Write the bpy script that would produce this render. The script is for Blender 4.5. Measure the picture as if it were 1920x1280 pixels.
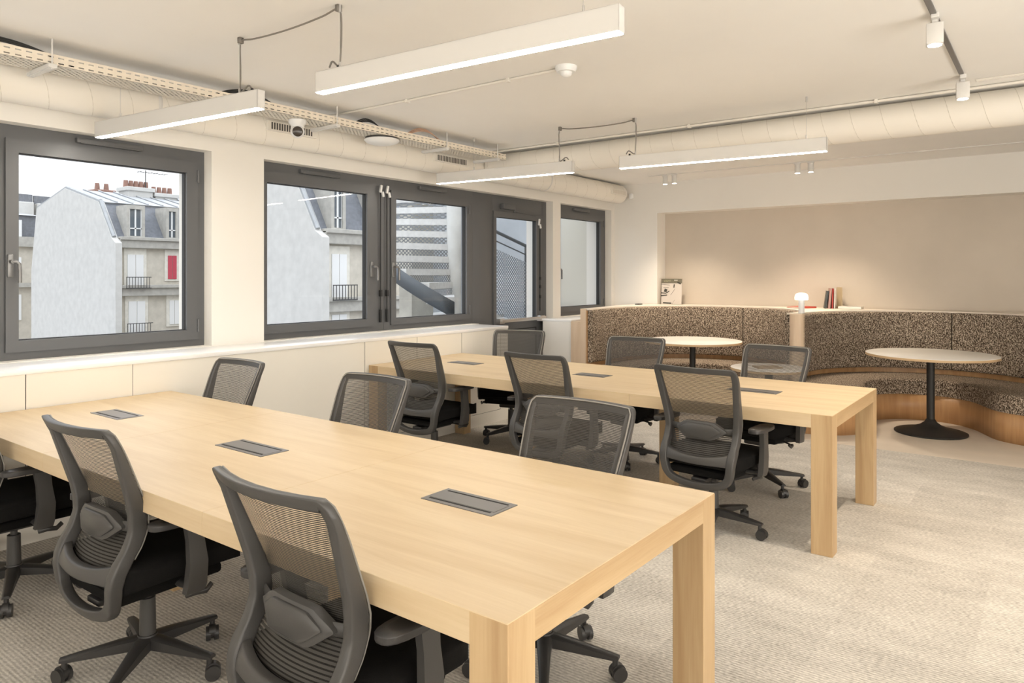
import bpy, bmesh, math, random
from mathutils import Vector, Matrix
random.seed(7)
sc = bpy.context.scene
for o in list(bpy.data.objects): bpy.data.objects.remove(o, do_unlink=True)
COL = sc.collection
PI = math.pi
def R(d): return math.radians(d)

# ---------------------------------------------------------------- camera
HC = 1.469
cam = bpy.data.cameras.new('camera'); camo = bpy.data.objects.new('camera', cam); COL.objects.link(camo)
camo.location = (0, 0, HC); camo.rotation_euler = (R(90), 0, R(37.067 - 90))
cam.sensor_width = 36; cam.sensor_fit = 'HORIZONTAL'; cam.lens = 1347.8/1920*36
cam.shift_y = -(640 - 517.4)/1920; cam.clip_start = 0.05; cam.clip_end = 500
sc.camera = camo
# ---------------------------------------------------------------- world / exposure
w = bpy.data.worlds.new('world'); sc.world = w; w.use_nodes = True
nt = w.node_tree; bg = nt.nodes['Background']
tc = nt.nodes.new('ShaderNodeTexCoord'); sp = nt.nodes.new('ShaderNodeSeparateXYZ'); rp = nt.nodes.new('ShaderNodeValToRGB')
nt.links.new(tc.outputs['Generated'], sp.inputs[0]); nt.links.new(sp.outputs['Z'], rp.inputs[0]); nt.links.new(rp.outputs[0], bg.inputs[0])
rp.color_ramp.elements[0].position = 0.0; rp.color_ramp.elements[0].color = (0.55, 0.57, 0.6, 1)
rp.color_ramp.elements[1].position = 0.03; rp.color_ramp.elements[1].color = (0.86, 0.88, 0.91, 1)
x_ = rp.color_ramp.elements.new(1.0); x_.color = (2.6, 2.7, 2.9, 1)   # overcast sky, brighter overhead
bg.inputs[1].default_value = 1.0
vs = sc.view_settings; vs.view_transform = 'Standard'; vs.look = 'None'; vs.gamma = 1; vs.use_curve_mapping = False
vs.exposure = 0.48
LAMP_E = 54.0      # linear pendants, emission strength
SPOT_W = 75.0      # track spots, watts
WARM = (1.0, 0.94, 0.85)

def area(loc, rot, sx, sy, watts, col):
    L = bpy.data.lights.new('fill_light', 'AREA'); L.shape = 'RECTANGLE'; L.size = sx; L.size_y = sy; L.energy = watts; L.color = col
    o = bpy.data.objects.new('fill_light', L); COL.objects.link(o); o.location = loc; o.rotation_euler = rot; return o
# added fill lights behind and right of the camera, tilted up to brighten ceiling
area((.65, -4.0, 1.0), (R(140), 0, 0), 7.2, 1.6, 300, (1, .96, .90))
area((-3.0, 0.6, 1.0), (R(140), 0, R(-90)), 7.0, 1.6, 95, (1, .97, .93))

# ---------------------------------------------------------------- materials
def mat(name, col, rough=0.5, metal=0.0, spec=0.5, bump=None, var=None, emit=None, estr=0):
    m = bpy.data.materials.new(name); m.use_nodes = True
    n = m.node_tree.nodes; l = m.node_tree.links; b = n['Principled BSDF']
    b.inputs['Base Color'].default_value = (*col, 1); b.inputs['Roughness'].default_value = rough
    b.inputs['Metallic'].default_value = metal; b.inputs['Specular IOR Level'].default_value = spec
    t = n.new('ShaderNodeTexCoord')
    if var:   # (scale, amount)
        nz = n.new('ShaderNodeTexNoise'); nz.inputs['Scale'].default_value = var[0]; nz.inputs['Detail'].default_value = 4
        l.new(t.outputs['Object'], nz.inputs['Vector'])
        r = n.new('ShaderNodeValToRGB'); a = var[1]
        r.color_ramp.elements[0].position = .3; r.color_ramp.elements[1].position = .7
        r.color_ramp.elements[0].color = (*[c*(1-a) for c in col], 1); r.color_ramp.elements[1].color = (*[min(1, c*(1+a)) for c in col], 1)
        l.new(nz.outputs['Fac'], r.inputs[0]); l.new(r.outputs[0], b.inputs['Base Color'])
    if bump:  # (scale, strength)
        nz = n.new('ShaderNodeTexNoise'); nz.inputs['Scale'].default_value = bump[0]; nz.inputs['Detail'].default_value = 3
        l.new(t.outputs['Object'], nz.inputs['Vector'])
        bp = n.new('ShaderNodeBump'); bp.inputs['Strength'].default_value = bump[1]; bp.inputs['Distance'].default_value = 0.002
        l.new(nz.outputs['Fac'], bp.inputs['Height']); l.new(bp.outputs[0], b.inputs['Normal'])
    if emit:
        b.inputs['Emission Color'].default_value = (*emit, 1); b.inputs['Emission Strength'].default_value = estr
    return m
def wood(name, c0, c1, axis, rough=0.42, fine=1.0):
    m = mat(name, c0, rough); n = m.node_tree.nodes; l = m.node_tree.links; b = n['Principled BSDF']
    t = [x for x in n if x.type == 'TEX_COORD'][0]
    mp = n.new('ShaderNodeMapping'); s = [9, 9, 9]; s[axis] = 0.8; mp.inputs['Scale'].default_value = s
    l.new(t.outputs['Object'], mp.inputs[0])
    nz = n.new('ShaderNodeTexNoise'); nz.inputs['Scale'].default_value = 1.6; nz.inputs['Detail'].default_value = 6; nz.inputs['Distortion'].default_value = 0.6
    l.new(mp.outputs[0], nz.inputs['Vector'])
    mp2 = n.new('ShaderNodeMapping'); s = [160*fine]*3; s[axis] = 6; mp2.inputs['Scale'].default_value = s
    l.new(t.outputs['Object'], mp2.inputs[0])
    nz2 = n.new('ShaderNodeTexNoise'); nz2.inputs['Scale'].default_value = 1.0; nz2.inputs['Detail'].default_value = 3
    l.new(mp2.outputs[0], nz2.inputs['Vector'])
    mx = n.new('ShaderNodeMath'); mx.operation = 'MULTIPLY_ADD'; mx.inputs[1].default_value = 0.35
    l.new(nz2.outputs['Fac'], mx.inputs[0]); l.new(nz.outputs['Fac'], mx.inputs[2])
    r = n.new('ShaderNodeValToRGB'); r.color_ramp.elements[0].position = .48; r.color_ramp.elements[1].position = .88
    r.color_ramp.elements[0].color = (*c0, 1); r.color_ramp.elements[1].color = (*c1, 1)
    l.new(mx.outputs[0], r.inputs[0]); l.new(r.outputs[0], b.inputs['Base Color'])
    return m
M = {}
M['wall'] = mat('wall_paint', (.82, .79, .735), .75, bump=(60, .15))
M['ceil'] = mat('ceiling_paint', (.88, .86, .825), .85, bump=(25, .2), var=(1.2, .02))
M['alcove'] = mat('alcove_wallcovering', (.61, .54, .455), .8, var=(2.0, .04), bump=(180, .3))
M['sill'] = mat('sill_lacquer', (.88, .87, .85), .22)
M['cab'] = mat('cabinet_lacquer', (.83, .79, .71), .42)
M['gap'] = mat('joint_shadow', (.10, .09, .08), .8)
M['frame'] = mat('grey_window_metal', (.108, .110, .113), .42, bump=(300, .05))
M['gasket'] = mat('black_gasket', (.02, .02, .02), .6)
M['handle_grey'] = mat('grey_handle', (.22, .22, .22), .35, metal=.5)
M['alu'] = mat('brushed_aluminium', (.62, .61, .6), .32, metal=.9)
M['white_pl'] = mat('white_plastic', (.82, .82, .81), .35)
M['white_metal'] = mat('white_powder_coat', (.70, .68, .645), .45)
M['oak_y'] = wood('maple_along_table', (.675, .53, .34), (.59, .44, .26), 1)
M['oak_z'] = wood('maple_upright_shaded', (.55, .39, .215), (.43, .28, .14), 2)  # darker than the tabletop maple: weaker light on the legs painted in
M['oak_x'] = wood('maple_across_shaded', (.55, .39, .215), (.43, .28, .14), 0)  # same darkened maple, shade of the end apron put into the colour
M['bq'] = wood('banquette_oak', (.58, .34, .16), (.44, .235, .10), 2)
M['bqpale'] = wood('pale_oak', (.72, .57, .42), (.63, .47, .32), 2)
M['ply'] = mat('plywood_edge', (.60, .42, .24), .5)
M['lam'] = mat('white_laminate', (.86, .83, .78), .3, var=(6, .03))
M['cream'] = mat('cream_ledge', (.80, .72, .62), .45)
M['black_metal'] = mat('black_cast_metal', (.018, .017, .016), .5, bump=(150, .3))
M['plate'] = mat('grey_hatch_metal', (.17, .16, .155), .38, metal=.35)
M['piping'] = mat('grey_piping', (.24, .225, .20), .5)
M['slot'] = mat('black_slot', (.01, .01, .01), .8)
M['ch_frame'] = mat('graphite_plastic', (.060, .057, .054), .40, bump=(400, .12))
M['ch_arm'] = mat('black_plastic', (.035, .033, .032), .38, bump=(400, .1))
M['ch_seat'] = mat('black_seat_fabric', (.008, .0075, .007), .95, spec=.15, bump=(350, .5))
M['chrome'] = mat('chrome', (.7, .7, .7), .15, metal=1)
M['duct'] = mat('painted_duct', (.83, .785, .705), .5, bump=(10, .15))
M['ductseam'] = mat('duct_seam', (.66, .61, .53), .6)
M['cable'] = mat('grey_cable', (.20, .18, .155), .5)
M['blackcable'] = mat('black_cable', (.02, .02, .02), .5)
M['tan'] = mat('tan_cable', (.55, .35, .25), .6)
M['conduit'] = mat('conduit', (.78, .74, .67), .5)

def speckle(name):
    m = mat(name, (.3, .25, .2), .95, spec=.15); n = m.node_tree.nodes; l = m.node_tree.links; b = n['Principled BSDF']
    t = [x for x in n if x.type == 'TEX_COORD'][0]
    mp = n.new('ShaderNodeMapping'); mp.inputs['Scale'].default_value = (1, 1, .55); l.new(t.outputs['Object'], mp.inputs[0])
    nz = n.new('ShaderNodeTexNoise'); nz.inputs['Scale'].default_value = 130; nz.inputs['Detail'].default_value = 2.5; nz.inputs['Roughness'].default_value = .7
    l.new(mp.outputs[0], nz.inputs['Vector'])
    r = n.new('ShaderNodeValToRGB'); e = r.color_ramp.elements
    e[0].position = .38; e[0].color = (.03, .023, .018, 1); e[1].position = .62; e[1].color = (.66, .57, .46, 1)
    x = e.new(.475); x.color = (.13, .095, .07, 1); x = e.new(.54); x.color = (.33, .26, .195, 1)
    l.new(nz.outputs['Fac'], r.inputs[0]); l.new(r.outputs[0], b.inputs['Base Color'])
    bp = n.new('ShaderNodeBump'); bp.inputs['Strength'].default_value = .8; bp.inputs['Distance'].default_value = .004
    l.new(nz.outputs['Fac'], bp.inputs['Height']); l.new(bp.outputs[0], b.inputs['Normal'])
    return m
M['boucle'] = speckle('boucle_fabric')

def carpet():
    m = mat('carpet', (.5, .45, .4), .98, spec=.1); n = m.node_tree.nodes; l = m.node_tree.links; b = n['Principled BSDF']
    t = [x for x in n if x.type == 'TEX_COORD'][0]
    def mul(v, s):
        mp = n.new('ShaderNodeMapping'); mp.inputs['Scale'].default_value = s; l.new(v, mp.inputs[0]); return mp.outputs[0]
    o = t.outputs['Object']
    wv = n.new('ShaderNodeTexWave'); wv.bands_direction = 'X'; wv.inputs['Scale'].default_value = 20; wv.inputs['Distortion'].default_value = 1.5
    wv.inputs['Detail'].default_value = 2; wv.inputs['Detail Scale'].default_value = 6
    l.new(o, wv.inputs['Vector'])
    nz = n.new('ShaderNodeTexNoise'); nz.inputs['Scale'].default_value = 1; nz.inputs['Detail'].default_value = 4
    l.new(mul(o, (110, 55, 80)), nz.inputs['Vector'])
    big = n.new('ShaderNodeTexNoise'); big.inputs['Scale'].default_value = 1; big.inputs['Detail'].default_value = 5
    l.new(mul(o, (7, 3, 1)), big.inputs['Vector'])
    ch = n.new('ShaderNodeTexVoronoi'); ch.inputs['Randomness'].default_value = 0; ch.inputs['Scale'].default_value = 1
    l.new(mul(o, (2, 2, 0.0)), ch.inputs['Vector'])
    def madd(a, k, c):
        q = n.new('ShaderNodeMath'); q.operation = 'MULTIPLY_ADD'; l.new(a, q.inputs[0]); q.inputs[1].default_value = k
        if isinstance(c, float): q.inputs[2].default_value = c
        else: l.new(c, q.inputs[2])
        return q.outputs[0]
    sx = n.new('ShaderNodeSeparateColor'); l.new(ch.outputs['Color'], sx.inputs[0])
    v = madd(wv.outputs['Fac'], .22, .0); v = madd(nz.outputs['Fac'], .75, v); v = madd(big.outputs['Fac'], .35, v); v = madd(sx.outputs[0], .10, v)
    r = n.new('ShaderNodeValToRGB'); r.color_ramp.elements[0].position = .40; r.color_ramp.elements[1].position = .98
    r.color_ramp.elements[0].color = (.27, .25, .22, 1); r.color_ramp.elements[1].color = (.76, .72, .655, 1)
    l.new(v, r.inputs[0]); l.new(r.outputs[0], b.inputs['Base Color'])
    bp = n.new('ShaderNodeBump'); bp.inputs['Strength'].default_value = .6; bp.inputs['Distance'].default_value = .003
    l.new(v, bp.inputs['Height']); l.new(bp.outputs[0], b.inputs['Normal'])
    return m
M['carpet'] = carpet()
M['resin'] = mat('cream_resin_floor', (.66, .58, .485), .6, var=(2.5, .07), bump=(40, .15))

def glass_mat():
    m = bpy.data.materials.new('window_glass'); m.use_nodes = True; n = m.node_tree.nodes; l = m.node_tree.links
    n.remove(n['Principled BSDF']); out = n['Material Output']
    tr = n.new('ShaderNodeBsdfTransparent'); tr.inputs[0].default_value = (.94, .96, .96, 1)
    gl = n.new('ShaderNodeBsdfGlossy'); gl.inputs['Roughness'].default_value = 0.0
    fr = n.new('ShaderNodeFresnel'); fr.inputs[0].default_value = 1.5
    ge = n.new('ShaderNodeNewGeometry'); q = n.new('ShaderNodeMath'); q.operation = 'MULTIPLY_ADD'; q.inputs[1].default_value = 1/1.5-1.5; q.inputs[2].default_value = 1.5
    l.new(ge.outputs['Backfacing'], q.inputs[0]); l.new(q.outputs[0], fr.inputs[0])
    mx = n.new('ShaderNodeMixShader'); l.new(fr.outputs[0], mx.inputs[0]); l.new(tr.outputs[0], mx.inputs[1]); l.new(gl.outputs[0], mx.inputs[2])
    l.new(mx.outputs[0], out.inputs[0]); return m
M['glass'] = glass_mat()

def mesh_fabric():
    m = bpy.data.materials.new('backrest_mesh'); m.use_nodes = True; n = m.node_tree.nodes; l = m.node_tree.links
    b = n['Principled BSDF']; b.inputs['Base Color'].default_value = (.048, .043, .037, 1); b.inputs['Roughness'].default_value = .6
    out = n['Material Output']; t = n.new('ShaderNodeTexCoord'); s = n.new('ShaderNodeSeparateXYZ'); l.new(t.outputs['Object'], s.inputs[0])
    def band(sock, pitch, frac):
        a = n.new('ShaderNodeMath'); a.operation = 'MULTIPLY'; a.inputs[1].default_value = 1/pitch; l.new(sock, a.inputs[0])
        f = n.new('ShaderNodeMath'); f.operation = 'FRACT'; l.new(a.outputs[0], f.inputs[0])
        c = n.new('ShaderNodeMath'); c.operation = 'LESS_THAN'; c.inputs[1].default_value = frac; l.new(f.outputs[0], c.inputs[0]); return c.outputs[0]
    lo = band(s.outputs['Z'], .0095, .62); hi = band(s.outputs['Z'], .0056, .54)
    g_ = n.new('ShaderNodeMath'); g_.operation = 'GREATER_THAN'; g_.inputs[1].default_value = .585; l.new(s.outputs['Z'], g_.inputs[0])
    mm_ = n.new('ShaderNodeMix'); l.new(g_.outputs[0], mm_.inputs[0]); l.new(lo, mm_.inputs[2]); l.new(hi, mm_.inputs[3]); hz = mm_.outputs[0]
    vt = band(s.outputs['Y'], .0022, .30)
    mx = n.new('ShaderNodeMath'); mx.operation = 'MAXIMUM'; l.new(hz, mx.inputs[0]); l.new(vt, mx.inputs[1])
    tr = n.new('ShaderNodeBsdfTransparent'); ms = n.new('ShaderNodeMixShader')
    l.new(mx.outputs[0], ms.inputs[0]); l.new(tr.outputs[0], ms.inputs[1]); l.new(b.outputs[0], ms.inputs[2]); l.new(ms.outputs[0], out.inputs[0])
    return m
M['mesh'] = mesh_fabric()
def perf(name, col, pitch, rad, axes):
    m = bpy.data.materials.new(name); m.use_nodes = True; n = m.node_tree.nodes; l = m.node_tree.links
    b = n['Principled BSDF']; b.inputs['Base Color'].default_value = (*col, 1); b.inputs['Roughness'].default_value = .5
    out = n['Material Output']; t = n.new('ShaderNodeTexCoord'); s = n.new('ShaderNodeSeparateXYZ'); l.new(t.outputs['Object'], s.inputs[0])
    c = n.new('ShaderNodeCombineXYZ'); l.new(s.outputs[axes[0]], c.inputs[0]); l.new(s.outputs[axes[1]], c.inputs[1])
    mp = n.new('ShaderNodeMapping'); mp.inputs['Scale'].default_value = (1/pitch,)*3; mp.inputs['Rotation'].default_value = (0, 0, R(45)); l.new(c.outputs[0], mp.inputs[0])
    v = n.new('ShaderNodeTexVoronoi'); v.voronoi_dimensions = '2D'; v.inputs['Randomness'].default_value = 0; v.inputs['Scale'].default_value = 1; l.new(mp.outputs[0], v.inputs['Vector'])
    c2 = n.new('ShaderNodeMath'); c2.operation = 'GREATER_THAN'; c2.inputs[1].default_value = rad; l.new(v.outputs['Distance'], c2.inputs[0])
    tr = n.new('ShaderNodeBsdfTransparent'); ms = n.new('ShaderNodeMixShader')
    l.new(c2.outputs[0], ms.inputs[0]); l.new(tr.outputs[0], ms.inputs[1]); l.new(b.outputs[0], ms.inputs[2]); l.new(ms.outputs[0], out.inputs[0])
    return m

# ---------------------------------------------------------------- mesh helpers
class MB:
    def __init__(s): s.bm = bmesh.new()
    def box(s, x0, x1, y0, y1, z0, z1, bev=0, seg=2):
        b = bmesh.new(); bmesh.ops.create_cube(b, size=1)
        for v in b.verts: v.co = Vector(((x0+x1)/2 + v.co.x*(x1-x0), (y0+y1)/2 + v.co.y*(y1-y0), (z0+z1)/2 + v.co.z*(z1-z0)))
        if bev: bmesh.ops.bevel(b, geom=b.edges[:], offset=bev, segments=seg, affect='EDGES', profile=.5)
        s.add(b); return s
    def add(s, b, mtx=None):
        if mtx is not None: b.transform(mtx)
        me = bpy.data.meshes.new('t'); b.to_mesh(me); b.free(); s.bm.from_mesh(me); bpy.data.meshes.remove(me)
    def obox(s, c, size, rot=None, bev=0, seg=2):
        b = bmesh.new(); bmesh.ops.create_cube(b, size=1)
        for v in b.verts: v.co = Vector((v.co.x*size[0], v.co.y*size[1], v.co.z*size[2]))
        if bev: bmesh.ops.bevel(b, geom=b.edges[:], offset=bev, segments=seg, affect='EDGES', profile=.5)
        m = Matrix.Translation(c) @ (rot.to_4x4() if rot is not None else Matrix.Identity(4)); s.add(b, m); return s
    def tube(s, pts, r, n=10, closed=False, r2=None):
        pts = [Vector(p) for p in pts]; N = len(pts); rings = []; up = None
        for i, p in enumerate(pts):
            a = pts[(i-1) % N] if (closed or i > 0) else p; c = pts[(i+1) % N] if (closed or i < N-1) else p
            t = (c-a).normalized()
            if up is None: up = Vector((0, 0, 1)) if abs(t.z) < .9 else Vector((1, 0, 0))
            u = (up - t*up.dot(t)).normalized(); up = u; q = t.cross(u)
            rr = r if not callable(r) else r(i/(N-1)); rb = rr if r2 is None else r2
            rings.append([s.bm.verts.new(p + u*math.cos(k*2*PI/n)*rr + q*math.sin(k*2*PI/n)*rb) for k in range(n)])
        for i in range(N if closed else N-1):
            A, B = rings[i], rings[(i+1) % N]
            for k in range(n): s.bm.faces.new((A[k], A[(k+1) % n], B[(k+1) % n], B[k]))
        if not closed: s.bm.faces.new(rings[0][::-1]); s.bm.faces.new(rings[-1])
        return s
    def cyl(s, a, b, r, n=20, rb=None):
        rb = r if rb is None else rb; return s.tube([a, b], lambda t: r+(rb-r)*t, n)
    def lathe(s, c, prof, n=40):
        rings = []
        for r, z in prof:
            rings.append([s.bm.verts.new((c[0]+math.cos(k*2*PI/n)*r, c[1]+math.sin(k*2*PI/n)*r, c[2]+z)) for k in range(n)] if r > 1e-5 else [s.bm.verts.new((c[0], c[1], c[2]+z))])
        for A, B in zip(rings, rings[1:]):
            for k in range(n):
                k2 = (k+1) % n
                if len(A) == 1 and len(B) > 1: s.bm.faces.new((A[0], B[k], B[k2]))
                elif len(B) == 1 and len(A) > 1: s.bm.faces.new((A[k], B[0], A[k2]))
                elif len(A) > 1: s.bm.faces.new((A[k], A[k2], B[k2], B[k]))
        if len(rings[0]) > 1: s.bm.faces.new(rings[0])
        if len(rings[-1]) > 1: s.bm.faces.new(rings[-1])
        return s
    def prism(s, poly, z0, z1, f=None):   # f maps (a,b,h)->xyz
        f = f or (lambda a, b, h: (a, b, h))
        A = [s.bm.verts.new(f(a, b, z0)) for a, b in poly]; B = [s.bm.verts.new(f(a, b, z1)) for a, b in poly]
        n = len(poly)
        for k in range(n): s.bm.faces.new((A[k], A[(k+1) % n], B[(k+1) % n], B[k]))
        s.bm.faces.new(A[::-1]); s.bm.faces.new(B); return s
    def grid(s, rows):
        V = [[s.bm.verts.new(p) for p in r] for r in rows]
        for A, B in zip(V, V[1:]):
            for k in range(len(A)-1): s.bm.faces.new((A[k], A[k+1], B[k+1], B[k]))
        return s
    def build(s, name, m, parent=None, smooth=None, tri=False, mods=None):
        bmesh.ops.recalc_face_normals(s.bm, faces=s.bm.faces[:])
        if tri: bmesh.ops.triangulate(s.bm, faces=[f for f in s.bm.faces if len(f.verts) > 4])
        me = bpy.data.meshes.new(name); s.bm.to_mesh(me); s.bm.free()
        for q in (m if isinstance(m, (list, tuple)) else [m]): me.materials.append(q)
        o = bpy.data.objects.new(name, me); COL.objects.link(o)
        if parent: o.parent = parent
        if smooth is not None:
            for p in me.polygons: p.use_smooth = True
            if smooth < 180:
                bm = bmesh.new(); bm.from_mesh(me)
                for e in bm.edges:
                    if len(e.link_faces) == 2 and e.calc_face_angle(0) > R(smooth): e.smooth = False
                bm.to_mesh(me); bm.free()
        return o
def thing(name, label, cat, loc=(0, 0, 0), rz=0, group=None):
    o = bpy.data.objects.new(name, None); COL.objects.link(o); o.empty_display_size = .1
    o.location = loc; o.rotation_euler = (0, 0, rz); return tag(o, label, cat, group)
def tag(o, label, cat, group=None, kind=None):
    if label: o['label'] = label
    if cat: o['category'] = cat
    if group: o['group'] = group
    if kind: o['kind'] = kind
    return o
def struct(o, label=None):
    o['kind'] = 'structure'
    if label: o['label'] = label
    return o
def copy_tree(o, parent=None):
    c = o.copy(); COL.objects.link(c); c.parent = parent
    for ch in list(o.children): copy_tree(ch, c)
    return c
def catmull(P, n=8, closed=False):
    P = [Vector(p) for p in P]; N = len(P); out = []
    for i in range(N if closed else N-1):
        p0 = P[(i-1) % N] if (closed or i > 0) else P[0]*2-P[1]; p1 = P[i]; p2 = P[(i+1) % N]
        p3 = P[(i+2) % N] if (closed or i < N-2) else P[-1]*2-P[-2]
        for k in range(n):
            t = k/n
            out.append(.5*((2*p1)+(-p0+p2)*t+(2*p0-5*p1+4*p2-p3)*t*t+(-p0+3*p1-3*p2+p3)*t**3))
    if not closed: out.append(P[-1])
    return out
def join_text(txt, size, loc, rot, m, parent, name='lettering', ext=.0005):
    cu = bpy.data.curves.new(name, 'FONT'); cu.body = txt; cu.size = size; cu.extrude = ext
    o = bpy.data.objects.new(name, cu); COL.objects.link(o)
    dg = bpy.context.evaluated_depsgraph_get(); me = bpy.data.meshes.new_from_object(o.evaluated_get(dg)); bpy.data.objects.remove(o)
    me.materials.clear(); me.materials.append(m); o = bpy.data.objects.new(name, me); COL.objects.link(o)
    o.parent = parent; o.location = loc; o.rotation_euler = rot; return o

# ================================================================ ROOM SHELL
C = 2.72; WY = 4.9; WP = 5.0
XL, YR = -3.2, -4.2; XB, XA = 8.85, 9.1
AY = 4.25      # left edge of the recess in the back wall
struct(MB().box(XL, 6.75, YR, 5.4, -.12, 0).build('floor', M['carpet']), 'beige ribbed carpet')
struct(MB().box(6.75, 9.5, YR, 5.4, -.12, 0).build('floor', M['resin']), 'cream smooth floor around the banquette')
struct(MB().box(XL, 9.5, YR, 5.4, C, C+.12).build('ceiling', M['ceil']))
wl = MB()
Zs, Zt = .962, 2.378
wl.box(XL-.1, 8.77, WY, 5.3, Zt, C)                    # above
wl.box(XL-.1, .32, WY, 5.3, 0, Zt); wl.box(.32, 2.858, WY, 5.3, 0, Zs)
wl.box(2.858, 3.292, WY, 5.3, 0, Zt); wl.box(3.292, 5.90, WY, 5.3, 0, Zs)
wl.box(7.318, 7.49, WY, 5.3, 0, Zt); wl.box(7.49, 8.77, WY, 5.3, 0, Zs-.0); wl.box(8.77, 9.5, WY, 5.3, 0, C)
wl.box(2.785, 2.86, 5.085, 5.22, 0, C)
struct(wl.build('wall_left', M['wall']), 'white wall with the windows')
wb = MB()
wb.box(XB, 9.4, AY, WY, 0, C); wb.box(XB, 9.4, YR, AY, 2.312, C); wb.box(XB, 9.4, YR, -2.2, 0, 2.312)
struct(wb.build('wall_back', M['wall']), 'white wall framing the recess')
struct(MB().box(XA, 9.4, -2.2, AY, 0, 2.312).build('wall_alcove', M['alcove']), 'taupe covering inside the recess')
struct(MB().box(XL-.1, 9.4, YR-.1, YR, 0, C).build('wall_right', M['wall']))
struct(MB().box(XL-.1, XL, YR, WY, 0, C).build('wall_rear', M['wall']))

# ================================================================ WINDOWS
def rect_frame(mb, x0, x1, z0, z1, wl_, wr, wb_, wt, y0, y1, bev=.004):
    mb.box(x0, x1, y0, y1, z0, z0+wb_, 0); mb.box(x0, x1, y0, y1, z1-wt, z1, 0)
    mb.box(x0, x0+wl_, y0, y1, z0+wb_, z1-wt, 0); mb.box(x1-wr, x1, y0, y1, z0+wb_, z1-wt, 0)
def window(idx, fx0, fx1, sash, label):
    """sash = list of (x0,x1,z0,z1, gx0,gx1,gz0,gz1, handle side)"""
    e = bpy.data.objects.new('window_%d' % idx, None); COL.objects.link(e); e.location = (fx0, WP, Zs); struct(e, label)
    def L(mb, name, m, par=e, **k):
        for v in mb.bm.verts: v.co -= Vector((fx0, WP, Zs))
        return mb.build(name, m, par, **k)
    fr = MB(); xs = [fx0]+sum([[s[0]+.03, s[1]-.03] for s in sash], [])+[fx1]
    fr.box(fx0, fx1, WP, WP+.07, Zs, sash[0][2]+.03); fr.box(fx0, fx1, WP, WP+.07, sash[0][3]-.03, Zt)
    for a, b in zip(xs[0::2], xs[1::2]): fr.box(a, b, WP, WP+.07, sash[0][2]+.03, sash[0][3]-.03)
    L(fr, 'window_frame', M['frame'], smooth=30)
    for (x0, x1, z0, z1, a, b, c, d, hs) in sash:
        m = MB(); rect_frame(m, x0, x1, z0, z1, a-x0, x1-b, c-z0, z1-d, WP-.018, WP+.05)
        so = L(m, 'sash', M['frame'], smooth=30)
        g = MB(); rect_frame(g, a-.004, b+.004, c-.004, d+.004, .009, .009, .009, .009, WP+.005, WP+.042, 0); 
        L(g, 'gasket', M['gasket'], so)
        g = MB(); g.grid([[(a, WP+.03, c), (b, WP+.03, c)], [(a, WP+.03, d), (b, WP+.03, d)]]); L(g, 'pane', M['glass'], so)
        if hs:
            hx = x0+.022 if hs < 0 else x1-.028
            h = MB(); h.box(hx-.016, hx+.016, WP-.030, WP-.016, 1.46, 1.60, .006)
            h.cyl((hx, WP-.03, 1.555), (hx, WP-.068, 1.555), .011, 12)
            sx = 1 if hs < 0 else 1
            h.tube([(hx, WP-.06, 1.555), (hx+.02*sx, WP-.066, 1.553), (hx+.034*sx, WP-.066, 1.54), (hx+.036*sx, WP-.066, 1.50), (hx+.036*sx, WP-.066, 1.43)], .0105, 10)
            L(h, 'window_handle', M['handle_grey'], so, smooth=50)
        for hz in (z0+.10, z1-.10):
            h = MB(); hx = (x1-.002) if (hs or -1) < 0 else (x0+.002); h.cyl((hx, WP-.022, hz-.045), (hx, WP-.022, hz+.045), .008, 10); L(h, 'hinge', M['frame'], so, smooth=40)
    return e, L
w1, L1 = window(1, .32, 2.858, [(.40, 1.56, 1.01, 2.295, .465, 1.49, 1.08, 2.213, 0), (1.597, 2.803, 1.01, 2.295, 1.665, 2.716, 1.08, 2.213, -1)], 'wide grey framed window')
w2, L2 = window(2, 3.292, 4.632, [(3.325, 4.492, 1.01, 2.308, 3.376, 4.415, 1.078, 2.215, 1)], 'grey framed window with closed sash')
w3, L3 = window(3, 4.634, 5.915, [(4.71, 5.846, 1.01, 2.277, 4.775, 5.801, 1.067, 2.206, -1)], 'grey framed window before the outdoor stair')
w4, L4 = window(4, 7.49, 8.77, [(7.512, 8.70, 1.01, 2.29, 7.584, 8.612, 1.075, 2.211, -1)], 'narrow looking grey window near the corner')
def vent(L, x0, x1, z=2.371):
    m = MB(); m.box(x0, x1, WP-.03, WP+.01, z-.030, z+.002, .006); m.box(x0+.02, x1-.02, WP-.034, WP, z-.033, z-.026, .002)
    L(m, 'trickle_vent', M['frame'], smooth=30)
vent(L1, 1.984, 2.40, 2.352); vent(L2, 3.69, 4.10, 2.352); vent(L3, 5.08, 5.48, 2.350); vent(L4, 7.92, 8.32, 2.348)
# operating rods between windows 2 and 3
for k, x in enumerate((4.575, 4.655)):
    L = L2 if k == 0 else L3
    m = MB(); m.cyl((x, WP-.02, 1.04), (x, WP-.02, 2.25), .006, 8); m.box(x-.011, x+.011, WP-.035, WP-.008, 1.28, 1.34, .004)
    m.box(x-.009, x+.009, WP-.03, WP-.008, 1.04, 1.16, .003); L(m, 'operating_rod', M['gasket'], smooth=40)
    m = MB(); m.obox((x-.005, WP-.03, 2.275), (.022, .02, .07), Matrix.Rotation(R(12), 3, 'Y'), .004); m.obox((x+.012, WP-.04, 2.225), (.02, .02, .05), Matrix.Rotation(R(-15), 3, 'Y'), .004)
    L(m, 'white_bracket', M['white_pl'], smooth=40)
m = MB(); m.obox((7.50, WP-.03, 2.26), (.02, .02, .07), Matrix.Rotation(R(12), 3, 'Y'), .004); m.obox((7.515, WP-.04, 2.21), (.018, .02, .05), Matrix.Rotation(R(-15), 3, 'Y'), .004); L4(m, 'white_bracket', M['white_pl'], smooth=40)
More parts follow.
